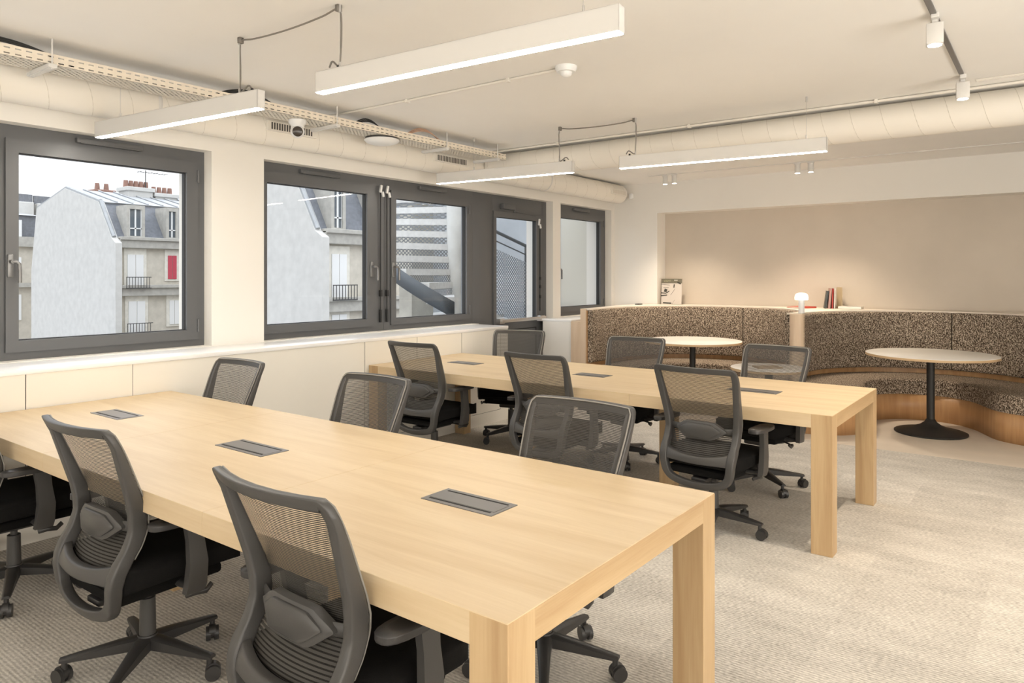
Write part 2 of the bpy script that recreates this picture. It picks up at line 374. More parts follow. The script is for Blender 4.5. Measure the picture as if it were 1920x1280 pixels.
m = MB(); m.cyl((7.50, WP-.02, 1.10), (7.50, WP-.02, 2.18), .006, 8); m.box(7.49, 7.51, WP-.03, WP-.008, 1.3, 1.36, .004); L4(m, 'operating_rod', M['gasket'], smooth=40)
# glazed door
d = bpy.data.objects.new('door_1', None); COL.objects.link(d); d.location = (5.915, WP, 0); struct(d, 'dark grey glazed door with push bar')
def LD(mb, name, m, par=d, **k):
    for v in mb.bm.verts: v.co -= Vector((5.915, WP, 0))
    return mb.build(name, m, par, **k)
m = MB(); m.box(5.916, 6.262, WP, WP+.07, 0, Zt, .003); m.box(7.215, 7.318, WP, WP+.07, 0, Zt, .003); m.box(6.26, 7.217, WP, WP+.07, 2.20, Zt, .002); LD(m, 'door_frame', M['frame'], smooth=30)
m = MB(); rect_frame(m, 6.266, 7.212, .01, 2.198, .045, .125, .94, .065, WP-.015, WP+.045)
leaf = LD(m, 'door_leaf', M['frame'], smooth=30)
g = MB(); rect_frame(g, 6.30, 7.094, .955, 2.136, .008, .008, .008, .008, WP-.005, WP+.042, 0); LD(g, 'gasket', M['gasket'], leaf)
g = MB(); g.grid([[(6.30, WP+.03, .95), (7.09, WP+.03, .95)], [(6.30, WP+.03, 2.135), (7.09, WP+.03, 2.135)]]); LD(g, 'pane', M['glass'], leaf)
m = MB(); rect_frame(m, 6.42, 7.08, .12, .86, .012, .012, .012, .012, WP-.019, WP-.012, .002); LD(m, 'lower_panel', M['gasket'], leaf)
m = MB(); m.box(6.33, 7.20, WP-.085, WP-.05, .945, .985, .008); m.box(6.31, 6.40, WP-.07, WP-.01, .935, .995, .008); m.box(7.10, 7.205, WP-.07, WP-.01, .935, .995, .008)
LD(m, 'push_bar', M['alu'], leaf, smooth=40)
m = MB(); m.box(6.38, 6.60, WP-.07, WP-.01, 2.225, 2.285, .006); m.obox((6.80, WP-.05, 2.20), (.44, .018, .008), Matrix.Rotation(R(3), 3, 'Y')); m.cyl((6.60, WP-.05, 2.235), (6.60, WP-.05, 2.195), .012, 10)
LD(m, 'door_closer', M['frame'], smooth=40)
m = MB(); m.obox((7.13, WP-.025, 2.12), (.02, .02, .08), Matrix.Rotation(R(12), 3, 'Y'), .004); m.obox((7.15, WP-.03, 2.07), (.018, .02, .05), Matrix.Rotation(R(-15), 3, 'Y'), .004); LD(m, 'white_bracket', M['white_pl'], leaf, smooth=40)
m = MB(); m.cyl((7.155, WP-.022, 1.05), (7.155, WP-.022, 2.05), .006, 8)
for z in (1.2, 1.32, 1.42): m.box(7.145, 7.165, WP-.035, WP-.012, z, z+.04, .004)
LD(m, 'operating_rod', M['gasket'], leaf, smooth=40)

# low built-in cabinets and sill
m = MB(); m.box(.2, 5.886, 4.5, WY-.002, .0, .93)
cabi = thing('built_in_cabinet', 'long low cream built-in cabinet running below the windows', 'cabinet', (.2, 4.5, 0))
for v in m.bm.verts: v.co -= Vector((.2, 4.5, 0))
m.build('body', M['cab'], cabi)
def LC(mb, name, mt, par=cabi, **k):
    for v in mb.bm.verts: v.co -= Vector((.2, 4.5, 0))
    return mb.build(name, mt, par, **k)
for x0, x1 in ((.39, .96), (.964, 1.534), (1.538, 2.107), (3.962, 4.56), (4.564, 5.16), (5.164, 5.76)):
    LC(MB().box(x0-.003, x1+.003, 4.4985, 4.505, .117, .943), 'door_gap', M['gap'])
    LC(MB().box(x0, x1, 4.4970, 4.506, .12, .94, .001, 1), 'cabinet_door', M['cab'])
LC(MB().box(.2, 5.886, 4.499, 4.505, .222, .228), 'grille_gap', M['gap'])
LC(MB().box(.2, 5.886, 4.497, 4.506, 0, .112), 'plinth', M['cab'])
struct(MB().box(.2, 5.886, 4.492, WP+.03, .93, .958, .003).build('trim_1', M['sill'], smooth=30), 'white window sill')
struct(MB().box(7.10, 8.84, 4.5, WY, 0, .93).build('wall_parapet', M['wall']))
struct(MB().box(7.098, 8.84, 4.492, WP+.03, .93, .958, .003).build('trim_2', M['sill'], smooth=30), 'short white window sill by the corner')

# ================================================================ TABLES
def make_table(x0, x1, y0, y1, seams, hatch_x, hatches, label):
    t = thing('conference_table', label, 'table', ((x0+x1)/2, (y0+y1)/2, 0), 0, 'long light wood work tables')
    off = Vector(((x0+x1)/2, (y0+y1)/2, 0))
    def L(mb, name, mt, par=t, **k):
        for v in mb.bm.verts: v.co -= off
        return mb.build(name, mt, par, **k)
    ys = [y0]+seams+[y1]
    for a, b in zip(ys, ys[1:]):
        m = MB(); m.box(x0, x1, a+.0006, b-.0006, .665, .74, .0012, 1); L(m, 'tabletop', M['oak_y'])
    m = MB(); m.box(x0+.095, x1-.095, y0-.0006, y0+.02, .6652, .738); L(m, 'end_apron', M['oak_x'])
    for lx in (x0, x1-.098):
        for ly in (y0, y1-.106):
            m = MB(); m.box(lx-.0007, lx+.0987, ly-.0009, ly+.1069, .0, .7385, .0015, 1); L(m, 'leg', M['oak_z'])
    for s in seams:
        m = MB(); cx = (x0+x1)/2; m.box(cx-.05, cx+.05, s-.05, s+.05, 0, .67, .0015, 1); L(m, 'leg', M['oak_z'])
    for a, b in hatches:
        h0, h1 = hatch_x
        m = MB(); m.box(h0, h1, a, b, .735, .7425, .001, 1); p = L(m, 'cable_hatch', M['plate'])
        m = MB()
        for hx in (h0+.018, h1-.026): m.box(hx, hx+.008, a+.02, b-.02, .739, .7432)
        L(m, 'brush_slot', M['slot'], p)
        m = MB(); m.box(h0+.029, h1-.029, a+.012, b-.012, .739, .7438, .0008, 1); L(m, 'hatch_lid', M['plate'], p)
    return t
make_table(1.196, 2.341, .914, 4.488, [2.105, 3.325], (1.700, 1.835), [(1.363, 1.66), (2.553, 2.89), (3.79, 4.10)], 'light wooden conference table in the foreground, the larger near one')
make_table(3.996, 5.156, .926, 4.488, [2.108, 3.298], (4.51, 4.645), [(1.37, 1.69), (2.585, 2.85), (3.80, 4.095)], 'light wooden conference table in the middle, beyond the foreground one')

# ================================================================ CHAIRS
def prof(z):     # x of the back frame at height z (chair faces +X)
    P = [(.28, -.165), (.31, -.185), (.36, -.20), (.42, -.205), (.46, -.198), (.50, -.18), (.55, -.148), (.60, -.13), (.65, -.133), (.70, -.147), (.80, -.187), (.90, -.227), (.97, -.262)]
    if z <= P[0][0]: return P[0][1]
    for (a, u), (b, v) in zip(P, P[1:]):
        if z <= b: return u+(v-u)*(z-a)/(b-a)
    return P[-1][1]
def bow(y): return .045*((abs(y)/.24)**2) - .035
def P3(y, z, dx=0): return Vector((prof(z)+bow(y)+dx, y, z))
def sweep(mb, path, wid, dep, closed, n=20):
    """path of (y,z); cross section rounded rect: width in the yz plane, depth along x"""
    N = len(path); rings = []
    for i in range(N):
        a = path[(i-1) % N] if (closed or i > 0) else path[i]; c = path[(i+1) % N] if (closed or i < N-1) else path[i]
        t = Vector((c[0]-a[0], c[1]-a[1])); t.normalize(); nn = Vector((t.y, -t.x))
        w_ = wid(i, path[i])/2; d_ = dep(i, path[i])/2; ring = []
        for k in range(n):
            an = 2*PI*k/n; cu, su = math.cos(an), math.sin(an)
            cu = math.copysign(abs(cu)**.30, cu); su = math.copysign(abs(su)**.38, su)
            y = path[i][0]+nn.x*cu*w_; z = path[i][1]+nn.y*cu*w_
            p = P3(path[i][0], path[i][1]); ring.append(mb.bm.verts.new((p.x+su*d_-d_*.3 + (prof(z)-prof(path[i][1]))*.9, y, z)))
        rings.append(ring)
    for i in range(N if closed else N-1):
        A, B = rings[i], rings[(i+1) % N]
        for k in range(n): mb.bm.faces.new((A[k], A[(k+1) % n], B[(k+1) % n], B[k]))
    if not closed: mb.bm.faces.new(rings[0][::-1]); mb.bm.faces.new(rings[-1])
half = [(.0, .949), (.10, .949), (.205, .949), (.227, .945), (.232, .924), (.232, .89), (.227, .83), (.220, .76), (.212, .68), (.206, .62), (.205, .56), (.204, .50), (.201, .45), (.196, .40), (.183, .355), (.15, .325), (.09, .31), (.0, .303)]
full = half + [(-a, b) for a, b in half[-2:0:-1]]
fullc = [(p.x, p.y) for p in catmull([(a, b, 0) for a, b in full], 4, True)]
def make_chair():
    t = thing('office_chair', '', 'office chair')
    # back frame
    m = MB()
    def wid(i, p): return .034 if p[1] > .93 else (.037 if p[1] > .50 else .043)
    def dep(i, p):
        z = p[1]; return .026 if z > .9 else (.026+.030*min(1, (.9-z)/.25) if z > .5 else (.056-.016*min(1, (.5-z)/.15)))
    sweep(m, fullc, wid, dep, True)
    sweep(m, [(-.195+.39*k/14, .462-.014*(1-(k/7-1)**2)) for k in range(15)], lambda i, p: .044+.03*(abs(p[0])/.2)**3, lambda i, p: .032, False)
    m.build('back_frame', M['ch_frame'], t, smooth=45)
    def fo(z): return .35*(.026 if z > .9 else .026+.030*min(1, (.9-z)/.25))+.0015
    # mesh
    m = MB(); rows = []
    zs = [.452+(.961-.452)*k/28 for k in range(29)]
    def hwf(z): return .239-(max(0, z-.94)*.6) if z > .86 else (.216+.023*(z-.6)/.26 if z > .6 else .214)
    for z in zs:
        hw = hwf(z)
        rows.append([P3(hw*(k/8-1), z, fo(z)) for k in range(17)])
    m.grid(rows); m.build('backrest_mesh', M['mesh'], t, smooth=180)
    # edge piping of the mesh
    m = MB()
    pts = [P3(hwf(z), z, fo(z)) for z in zs[3:-1]]
    top = [P3(y, .961, fo(.951)) for y in (.222, .15, .08, 0, -.08, -.15, -.222)]
    m.tube(pts+top+[Vector((p.x, -p.y, p.z)) for p in pts[::-1]], .0032, 6); m.build('mesh_piping', M['piping'], t, smooth=180)
    # lumbar support
    m = MB()
    hexo = [(-.075, .560), (.075, .560), (.125, .578), (.150, .605), (.125, .630), (.075, .648), (-.075, .648), (-.125, .630), (-.150, .605), (-.125, .578)]
    hc_ = [(-.085, .556), (.085, .556), (.158, .606), (.085, .652), (-.085, .652), (-.158, .606)]; hexo = []
    for k in range(6):
        a, b, c = Vector(hc_[k-1]), Vector(hc_[k]), Vector(hc_[(k+1) % 6])
        for u in (.22, .10): hexo.append(tuple(b+(a-b)*u*(1 if u > .2 else .8)+(c-b)*(0 if u > .2 else .02)))
        for u in (.08, .22): hexo.append(tuple(b+(c-b)*u))
        for u in (.5, .78): hexo.append(tuple(b+(c-b)*u)) if u == .5 else None
    def plate(mb, poly, d0, d1, sc_=1.0):
        cz = .604; pl = [(a*sc_, cz+(b-cz)*sc_) for a, b in poly]
        A = [mb.bm.verts.new(P3(a, b, d0)) for a, b in pl]; B = [mb.bm.verts.new(P3(a, b, d1)) for a, b in pl]; n = len(pl)
        B2 = [mb.bm.verts.new(P3(a*.93, cz+(b-cz)*.90, d1-.004)) for a, b in pl]
        for k in range(n):
            mb.bm.faces.new((A[k], A[(k+1) % n], B[(k+1) % n], B[k])); mb.bm.faces.new((B[k], B[(k+1) % n], B2[(k+1) % n], B2[k]))
        mb.bm.faces.new(A[::-1]); mb.bm.faces.new(B2)
    plate(m, hexo, .006, -.020)
    for s in (-1, 1): m.tube([P3(s*.125, .604, -.004), P3(s*.17, .606, 0), P3(s*.205, .61, 0)], .018, 8, r2=.006)
    lo = m.build('lumbar_support', M['ch_frame'], t, smooth=50)
    m = MB(); plate(m, hexo, -.018, -.029, .80); m.build('lumbar_pad', M['ch_frame'], lo, smooth=50)
    # seat
    m = MB(); rows = []
    b = bmesh.new(); bmesh.ops.create_cube(b, size=1)
    bmesh.ops.subdivide_edges(b, edges=b.edges[:], cuts=5, use_grid_fill=True)
    for v in b.verts:
        x, y, z = v.co*2
        # superellipse rounding in plan
        r = (abs(x)**5+abs(y)**5)**.2; k = max(abs(x), abs(y)); s_ = (k/r) if r > 1e-6 else 1
        px, py = x*s_, y*s_
        X = .03+px*.25; Y = py*.245; q = max(abs(px), abs(py))
        Z = .428 + z*(.050 - .020*max(0, (q-.72)/.28)**2)
        if z > 0: Z += .012*(abs(py)**2) - .010*max(0, px)**3*1.2
        else: Z += .012*q*q
        v.co = Vector((X, Y, Z))
    m.add(b); m.build('seat', M['ch_seat'], t, smooth=180)
    m = MB(); m.box(-.20, .19, -.19, .19, .345, .388, .016); m.build('seat_pan', M['ch_seat'], t, smooth=40)
    # mechanism, column
    m = MB(); m.box(-.12, .12, -.075, .075, .305, .355, .012); m.box(-.195, -.08, -.045, .045, .312, .335, .006); m.build('mechanism', M['ch_arm'], t, smooth=40)
    m = MB(); m.cyl((-.03, -.07, .335), (-.03, .09, .335), .008, 8); m.cyl((-.10, -.02, .322), (-.10, .05, .322), .012, 10); m.build('spring_rod', M['chrome'], t, smooth=40)
    m = MB(); m.cyl((0, 0, .10), (0, 0, .27), .030, 20, .027); m.cyl((0, 0, .26), (0, 0, .345), .0145, 14); m.build('gas_column', M['ch_frame'], t, smooth=40)
    # levers
    for s in (-1, 1):
        m = MB(); m.tube([(.03, s*.07, .35), (.035, s*.17, .345), (.05, s*.235, .335)], .006, 8)
        m.tube([(.02, s*.225, .325), (.05, s*.245, .333), (.085, s*.25, .328), (.11, s*.245, .345)], .011, 8, r2=.006)
        m.build('lever', M['ch_arm'], t, smooth=50)
    # armrests
    for s in (-1, 1):
        m = MB()
        m.tube([(.03, s*.10, .37), (.03, s*.20, .363), (.03, s*.275, .368)], .013, 8, r2=.03)
        # upright, tapered blade
        rows = []
        for k, (z, x, hw, th) in enumerate([(.355, .02, .036, .013), (.38, .025, .036, .015), (.46, .03, .034, .014), (.54, .02, .029, .013), (.612, .01, .032, .013)]):
            y = s*(.280+.012*k/4); rows.append([(x-hw, y-th, z), (x, y-th*1.25, z), (x+hw, y-th, z), (x+hw, y+th, z), (x, y+th*1.25, z), (x-hw, y+th, z), (x-hw, y-th, z)])
        m.grid(rows); ao = m.build('armrest', M['ch_frame'], t, smooth=60)
        b = bmesh.new(); bmesh.ops.create_cube(b, size=1); bmesh.ops.subdivide_edges(b, edges=b.edges[:], cuts=4, use_grid_fill=True)
        for v in b.verts:
            x, y, z = v.co*2; r = (abs(x)**3+abs(y)**3)**(1/3); k = max(abs(x), abs(y)); s_ = (k/r) if r > 1e-6 else 1
            v.co = Vector((-.02+x*s_*.125, s*.292+y*s_*.043, .624+z*(.0135-.004*k)))
        m = MB(); m.add(b); m.build('arm_pad', M['ch_arm'], ao, smooth=180)
    # star base
    sb = MB(); sb.cyl((0, 0, .085), (0, 0, .135), .042, 24, .034); ends = []
    for k in range(5):
        a = k*2*PI/5; ca, sa = math.cos(a), math.sin(a); rows = []
        for (r_, zt, zb, hw) in [(.02, .130, .088, .030), (.10, .122, .084, .024), (.20, .106, .080, .019), (.262, .096, .078, .0165), (.285, .092, .080, .015)]:
            q = [(-hw, zb), (hw, zb), (hw, zt-.006), (hw*.6, zt), (-hw*.6, zt), (-hw, zt-.006), (-hw, zb)]
            rows.append([(r_*ca-u*sa, r_*sa+u*ca, z) for u, z in q])
        sb.grid(rows)
        sb.bm.faces.new([sb.bm.verts.new(p) for p in rows[-1][:-1]])
        sb.cyl((.27*ca, .27*sa, .05), (.27*ca, .27*sa, .082), .010, 10)
    so = sb.build('star_base', M['ch_arm'], t, smooth=40)
    for k in range(5):
        a = k*2*PI/5; c = Vector((.27*math.cos(a), .27*math.sin(a), 0)); yaw = a+1.0+k*.7; d_ = Vector((math.cos(yaw), math.sin(yaw), 0)); q = Vector((-d_.y, d_.x, 0)); cc = c-d_*.012
        m = MB()
        for s in (-1, 1): m.cyl(cc+q*s*.007+Vector((0, 0, .028)), cc+q*s*.024+Vector((0, 0, .028)), .0275, 18)
        m.cyl(cc-q*.012+Vector((0, 0, .036)), cc+q*.012+Vector((0, 0, .036)), .026, 16)
        m.build('caster', M['ch_arm'], so, smooth=40)
    return t
proto = make_chair()
chairs = [
 (1.27, 3.86, 0, 30, 'mesh office chair cut off by the left picture edge at foreground table', 0),
 (1.325, 2.71, 1, 4, 'mesh office chair second from the left on near side of foreground table', 0),
 (1.30, 1.54, -2, 20, 'large mesh office chair nearest the camera, at foreground table corner', 0),
 (2.205, 3.90, 179, 12, 'mesh office chair on far side of foreground table nearest the window cabinet', 1),
 (2.235, 2.74, 179, 40, 'mesh office chair on far side of foreground table, second from the windows', 1),
 (2.235, 1.535, 178, -2, 'mesh office chair on far side of foreground table by its right corner', 1),
 (4.065, 3.82, 0, 10, 'mesh office chair on near side of the middle table closest to the windows', 2),
 (4.07, 2.70, -2, 34, 'mesh office chair at centre of near side of the middle table', 2),
 (4.045, 1.585, -4, 52, 'mesh office chair fully seen from behind at right end of the middle table', 2),
 (5.15, 3.90, 199, 24, 'turned mesh office chair behind the middle table in front of the grey door', 3),
 (5.10, 2.73, 185, -4, 'mesh office chair behind the middle table before left round table', 3),
 (5.07, 1.64, 172, 11, 'mesh office chair behind the middle table before the small low white table', 3)]
grp = ['chairs on the near side of the foreground table', 'chairs on the far side of the foreground table', 'chairs on the near side of the middle table', 'chairs on the far side of the middle table']
for i, (x, y, h, ph, lab, g) in enumerate(chairs):
    o = copy_tree(proto) if i < len(chairs)-1 else proto
    o.location = (x, y, 0); o.rotation_euler = (0, 0, R(h)); tag(o, lab, 'office chair', 'mesh back office chairs')
    if i == 6: o.scale = (1, 1, 1.014)
    for ch in o.children:
        if ch.name.startswith('star_base'): ch.rotation_euler = (0, 0, R(ph-h))

# ================================================================ BANQUETTE
BQ = thing('banquette', 'curved built-in banquette upholstered in brown and cream boucle with oak base', 'banquette', (7.75, 2.07, 0))
def LB(mb, name, mt, par=BQ, **k):
    for v in mb.bm.verts: v.co -= Vector((7.75, 2.07, 0))
    return mb.build(name, mt, par, **k)
CR = (7.75, .95); CL = (7.75, 3.2)
def arc(c, r, a0, a1, n): return [(c[0]+r*math.cos(R(a0+(a1-a0)*k/n)), c[1]+r*math.sin(R(a0+(a1-a0)*k/n))) for k in range(n+1)]
backL = [(7.12, 4.215), (7.45, 4.222)] + arc(CL, 1.02, 88, -103, 40)
backR = arc(CR, 1.07, 105, -38, 34) + [(8.50, .12), (8.44, -.1), (8.42, -.4), (8.42, -1.6)]
def offset(path, d):
    out = []
    for i, p in enumerate(path):
        a = path[max(0, i-1)]; c = path[min(len(path)-1, i+1)]; t = Vector((c[0]-a[0], c[1]-a[1])).normalized(); out.append((p[0]+t.y*-d*-1*-1, p[1]+t.x*d) if False else (p[0]-t.y*d, p[1]+t.x*d))
    return out
# paths run clockwise seen from above: the wall side lies to the left of travel (positive offset)
TK = .075
def cushion(path, z0, z1, th, name, mt, r=.025, par=None):
    m = MB(); rows = []
    prof_ = []
    for a in range(0, 91, 30): prof_.append((r-r*math.sin(R(a)) - 0, z0+r-r*math.cos(R(a))))
    prof_ = [(r*(1-math.cos(R(90-a))), z0+r*(1-math.sin(R(90-a)))) for a in range(0, 91, 30)]
    pr = [(th, z0)] + [(r*(1-math.sin(R(a))), z0+r*(1-math.cos(R(a)))) for a in range(0, 91, 30)] + [(r*(1-math.sin(R(90-a))), z1-r*(1-math.cos(R(90-a)))) for a in range(0, 91, 30)] + [(th, z1)]
    N = len(path)
    for i in range(N):
        off1 = offset(path, 1.0)[i]; nx, ny = off1[0]-path[i][0], off1[1]-path[i][1]
        e = .0
        if i == 0 or i == N-1: e = .012
        rows.append([(path[i][0]+nx*(d_+e if d_ < th/2 else d_), path[i][1]+ny*(d_+e if d_ < th/2 else d_), z_) for d_, z_ in pr])
    m.grid(rows)
    for row in (rows[0], rows[-1]): m.bm.faces.new([m.bm.verts.new(p) for p in row])
    return LB(m, name, mt, smooth=50)
def piece(path, a, b): return path[a:b+1]
def shrink(p):   # tiny gap at the ends
    p = list(p); a, b = Vector(p[0]), Vector(p[1]); v = a+(b-a).normalized()*.004; p[0] = (v.x, v.y)
    a, b = Vector(p[-1]), Vector(p[-2]); v = a+(b-a).normalized()*.004; p[-1] = (v.x, v.y); return p
for path, cuts in ((backL, [0, 22, 42]), (backR, [0, 26, len(backR)-1])):
    for a, b in zip(cuts, cuts[1:]): cushion(shrink(piece(path, a, b)), .475, 1.082, TK, 'back_cushion', M['boucle'])
# carcass behind cushions + ledge
outL = offset(backL, TK); outR = offset(backR, TK)
tipL = outL[-1]; tipR = outR[0]
wall_poly = [(7.10, 4.44), (7.10, 4.30)] 
carc = [(8.2, 4.495), (7.6, 4.40), (7.10, 4.36)] + [(7.10, outL[0][1])] + outL + outR + [(8.84 if False else 9.098, -1.6), (9.098, 4.245), (8.845, 4.245), (8.845, 4.495)]
m = MB(); m.prism(carc, .40, 1.070); LB(m, 'carcass', M['bq'], tri=True)
ledge = [(8.2, 4.495), (7.6, 4.40), (7.10, 4.36)] + [(7.10, backL[0][1]+.03)] + offset(backL, .03) + offset(backR, .03) + [(9.098, -1.6), (9.098, 4.245), (8.845, 4.245), (8.845, 4.495)]
m = MB(); m.prism(ledge, 1.078, 1.094); LB(m, 'ledge', M['cream'], tri=True)
# recessed gap band (oak) between seat and back: carcass face further out
# divider post
m = MB(); m.cyl((7.49, 2.068, .40), (7.49, 2.068, 1.088), .072, 28); LB(m, 'divider_post', M['bqpale'], smooth=40)
# end panels
m = MB(); m.box(7.075, 7.10, 4.29, 4.36, .0, 1.094, .002); m.box(7.075, 7.10, 4.36, 4.488, .0, .945, .002); m.box(7.10, 7.9, 4.37, 4.488, .0, .943); m.box(7.075, 7.10, 3.80, 4.29, 0, .30, .002); LB(m, 'end_panel', M['bqpale'])
# seat
lobe = [(7.10, 3.83), (7.45, 3.86)] + [(7.80, 3.86), (8.12, 3.74), (8.32, 3.50), (8.36, 3.22), (8.28, 2.92), (8.05, 2.70), (7.70, 2.63), (7.38, 2.64), (7.14, 2.56), (7.02, 2.33), (7.0, 2.07), (7.02, 1.80), (7.12, 1.58), (7.30, 1.46), (7.55, 1.46), (7.85, 1.52), (8.12, 1.46), (8.32, 1.27), (8.385, 1.02), (8.34, .80), (8.16, .61), (7.92, .49), (7.75, .39), (7.65, .22), (7.60, .0), (7.60, -.4), (7.60, -1.6)]
fc = [(p.x, p.y) for p in catmull([(a, b, 0) for a, b in lobe], 5)]
seatpoly_back = [(8.50, -1.6)] + [(8.50, -.4), (8.52, -.1)] + offset(backR, .05)[::-1][3:] + offset(backL, .05)[::-1]
def seat_mesh(z0, z1, grow, r):
    m = MB(); f = offset(fc, -grow)  # front line moved outwards
    pr = [(-.03, z0), (0, z0), (0, z1-r)] + [(-(r-r*math.cos(R(a))), z1-r+r*math.sin(R(a))) for a in (20, 40, 60, 80, 90)]
    rows = []
    N = len(f)
    o1 = offset(f, 1.0)
    for i in range(N):
        nx, ny = o1[i][0]-f[i][0], o1[i][1]-f[i][1]
        rows.append([(f[i][0]-nx*d_, f[i][1]-ny*d_, z_) for d_, z_ in pr])
    m.grid(rows)
    top = [r_[-1] for r_ in rows]
    poly = [(p[0], p[1]) for p in top] + seatpoly_back
    vs_ = [m.bm.verts.new((a, b, z1)) for a, b in poly]; m.bm.faces.new(vs_)
    return m
mm = seat_mesh(.26, .422, .015, .035); LB(mm, 'seat_cushion', M['boucle'], tri=True, smooth=60)
m = MB(); rows = [[(a, b, 0), (a, b, .27)] for a, b in fc]; m.grid(rows)
bo = LB(m, 'base_front', M['bq'], smooth=180); md = bo.modifiers.new('s', 'SOLIDIFY'); md.thickness = .02; md.offset = -1 if False else 0
m = MB(); m.obox((7.79, .425, .11), (.004, .012, .05), Matrix.Rotation(R(-25), 3, 'Z')); LB(m, 'cable_slot', M['slot'])

# round tables
def round_table(x, y, r, z, rb, label, grp=None):
    t = thing('round_table', label, 'table', (x, y, 0), 0, grp)
    m = MB(); m.lathe((0, 0, 0), [(r-.003, z-.006), (r, z-.004), (r, z-.0235), (r-.004, z-.026), (0, z-.026)], 72); m.build('table_edge', M['ply'], t, smooth=40)
    m = MB(); m.lathe((0, 0, 0), [(0, z), (r-.004, z), (r-.001, z-.002), (r-.001, z-.008), (0, z-.008)], 72); m.build('tabletop', M['lam'], t, smooth=40)
    m = MB(); m.cyl((0, 0, .03), (0, 0, z-.026), .034, 24); m.build('column', M['black_metal'], t, smooth=40)
    k = rb/.3
    m = MB(); m.lathe((0, 0, 0), [(rb-.006*k, 0), (rb, .004), (rb, .014), (rb*.93, .022), (rb*.75, .033), (rb*.5, .050), (rb*.3, .075), (rb*.17, .105), (.037, .13), (0, .13)], 56); m.build('base', M['black_metal'], t, smooth=60)
    return t
round_table(7.74, .93, .55, .742, .305, 'round white pedestal table in the right bay of the banquette', 'round pedestal tables')
round_table(7.74, 3.28, .54, .742, .305, 'round white pedestal table in the left bay of the banquette', 'round pedestal tables')
round_table(6.54, 2.05, .33, .65, .16, 'small lower round white table partly hidden behind mesh chair', None)
# floor ring around right table's base (round cover line on floor)
# booklet on small table
m = MB(); m.obox((0, 0, .006), (.22, .15, .012), None, .001); o = m.build('booklet', mat('booklet_paper', (.42, .31, .2), .7)); o.location = (6.50, 2.05, .650); o.rotation_euler = (0, 0, R(-50)); tag(o, 'brown booklet lying on small round white table behind a chair', 'booklet')

# ---------------------------------------------------------------- things on the ledge
LZ = 1.094
t = thing('table_lamp', 'small glowing white mushroom table lamp on top of banquette divider', 'lamp', (7.60, 2.055, LZ))
m = MB(); m.lathe((0, 0, 0), [(.0, 0), (.033, 0), (.034, .004), (.030, .012), (.028, .13), (.028, .15), (0, .15)], 32); m.build('lamp_stem', M['white_pl'], t, smooth=40)
m = MB(); m.lathe((0, 0, 0), [(.0, .132), (.060, .132), (.065, .136), (.066, .160), (.062, .180), (.050, .196), (.030, .204), (0, .206)], 36)
m.build('lamp_shade', mat('lamp_shade_glow', (.85, .84, .8), .4, emit=(1, .93, .82), estr=.9), t, smooth=60)
# magazine leaning in the corner
t = thing('magazine', 'magazine with black and white photo cover leaning in the corner on banquette ledge', 'magazine', (8.87, 4.06, LZ))
ang = R(-52)
t.rotation_euler = (0, R(9), R(14))
pm = mat('magazine_page', (.55, .50, .45), .5); dk = mat('magazine_dark', (.03, .028, .02), .5); mid = mat('magazine_olive', (.13, .115, .08), .5); wt = mat('magazine_white', (.7, .68, .62), .5)
rt = Matrix.Rotation(R(8), 3, 'Y')
m = MB(); m.obox((.0, 0, .172), (.012, .275, .340)); m.build('cover', pm, t)
F = -.0068
m = MB(); m.obox((F, 0, .312), (.002, .275, .060)); m.build('title_band', mid, t)
m = MB()
for (cy, cz, sy, sz, ro) in ((.134, .14, .006, .28, 0), (.05, .018, .11, .016, 3), (.10, .150, .07, .012, 4), (.095, .118, .085, .014, -8), (.075, .185, .038, .042, 20), (.045, .165, .05, .012, -38), (-.02, .165, .10, .003, -55), (.08, .262, .12, .003, 5), (-.035, .245, .014, .045, 6), (-.10, .285, .05, .02, 25), (.07, .225, .07, .004, 0), (-.03, .03, .07, .002, -60)):
    m.obox((F-.0012, cy, cz), (.001, sy, sz), Matrix.Rotation(R(ro), 3, 'X'))
m.build('cover_picture', dk, t)
m = MB()
for cy in (-.045, -.07): m.obox((F-.0014, cy, .322), (.001, .014, .014))
m.build('cover_badge', wt, t)
join_text('LIGHT', .034, (F-.0015, .10, .303), (R(90), 0, R(-90)), mat('title_ink', (.35, .34, .2), .6), t, 'title_lettering')
# books
def book(x, y, w_, d_, h, rz, tilt, colr, label, grp, page=(.75, .7, .6), lying=False):
    t = thing('book', label, 'book', (x, y, LZ), R(rz), grp)
    c = mat('book_cover', colr, .45); pg = mat('book_pages', page, .7)
    if lying:
        m = MB(); m.box(-d_/2, d_/2, -h/2, h/2, 0, .0025); m.box(-d_/2, d_/2, -h/2, h/2, w_-.0025, w_); m.box(-d_/2, -d_/2+.003, -h/2, h/2, 0, w_); m.build('cover', c, t)
        m = MB(); m.box(-d_/2+.003, d_/2-.004, -h/2+.004, h/2-.004, .0025, w_-.0025); m.build('pages', pg, t)
    else:
        rr = Matrix.Rotation(R(tilt), 4, 'X')
        m = MB(); m.box(-d_/2, d_/2, -w_/2, -w_/2+.0025, 0, h); m.box(-d_/2, d_/2, w_/2-.0025, w_/2, 0, h); m.box(-d_/2, -d_/2+.003, -w_/2, w_/2, 0, h); m.bm.transform(rr); m.build('cover', c, t)
        m = MB(); m.box(-d_/2+.003, d_/2-.004, -w_/2+.0025, w_/2-.0025, .003, h-.004); m.bm.transform(rr); m.build('pages', pg, t)
    return t
bx = 8.90
book(bx, 2.145, .022, .16, .205, 18, 8, (.05, .06, .06), 'dark upright book leftmost of the standing row on the ledge', 'books on the banquette ledge')
book(bx, 2.105, .026, .17, .235, 18, 5, (.42, .25, .22), 'dusty pink upright book between dark and red ones on the ledge', 'books on the banquette ledge')
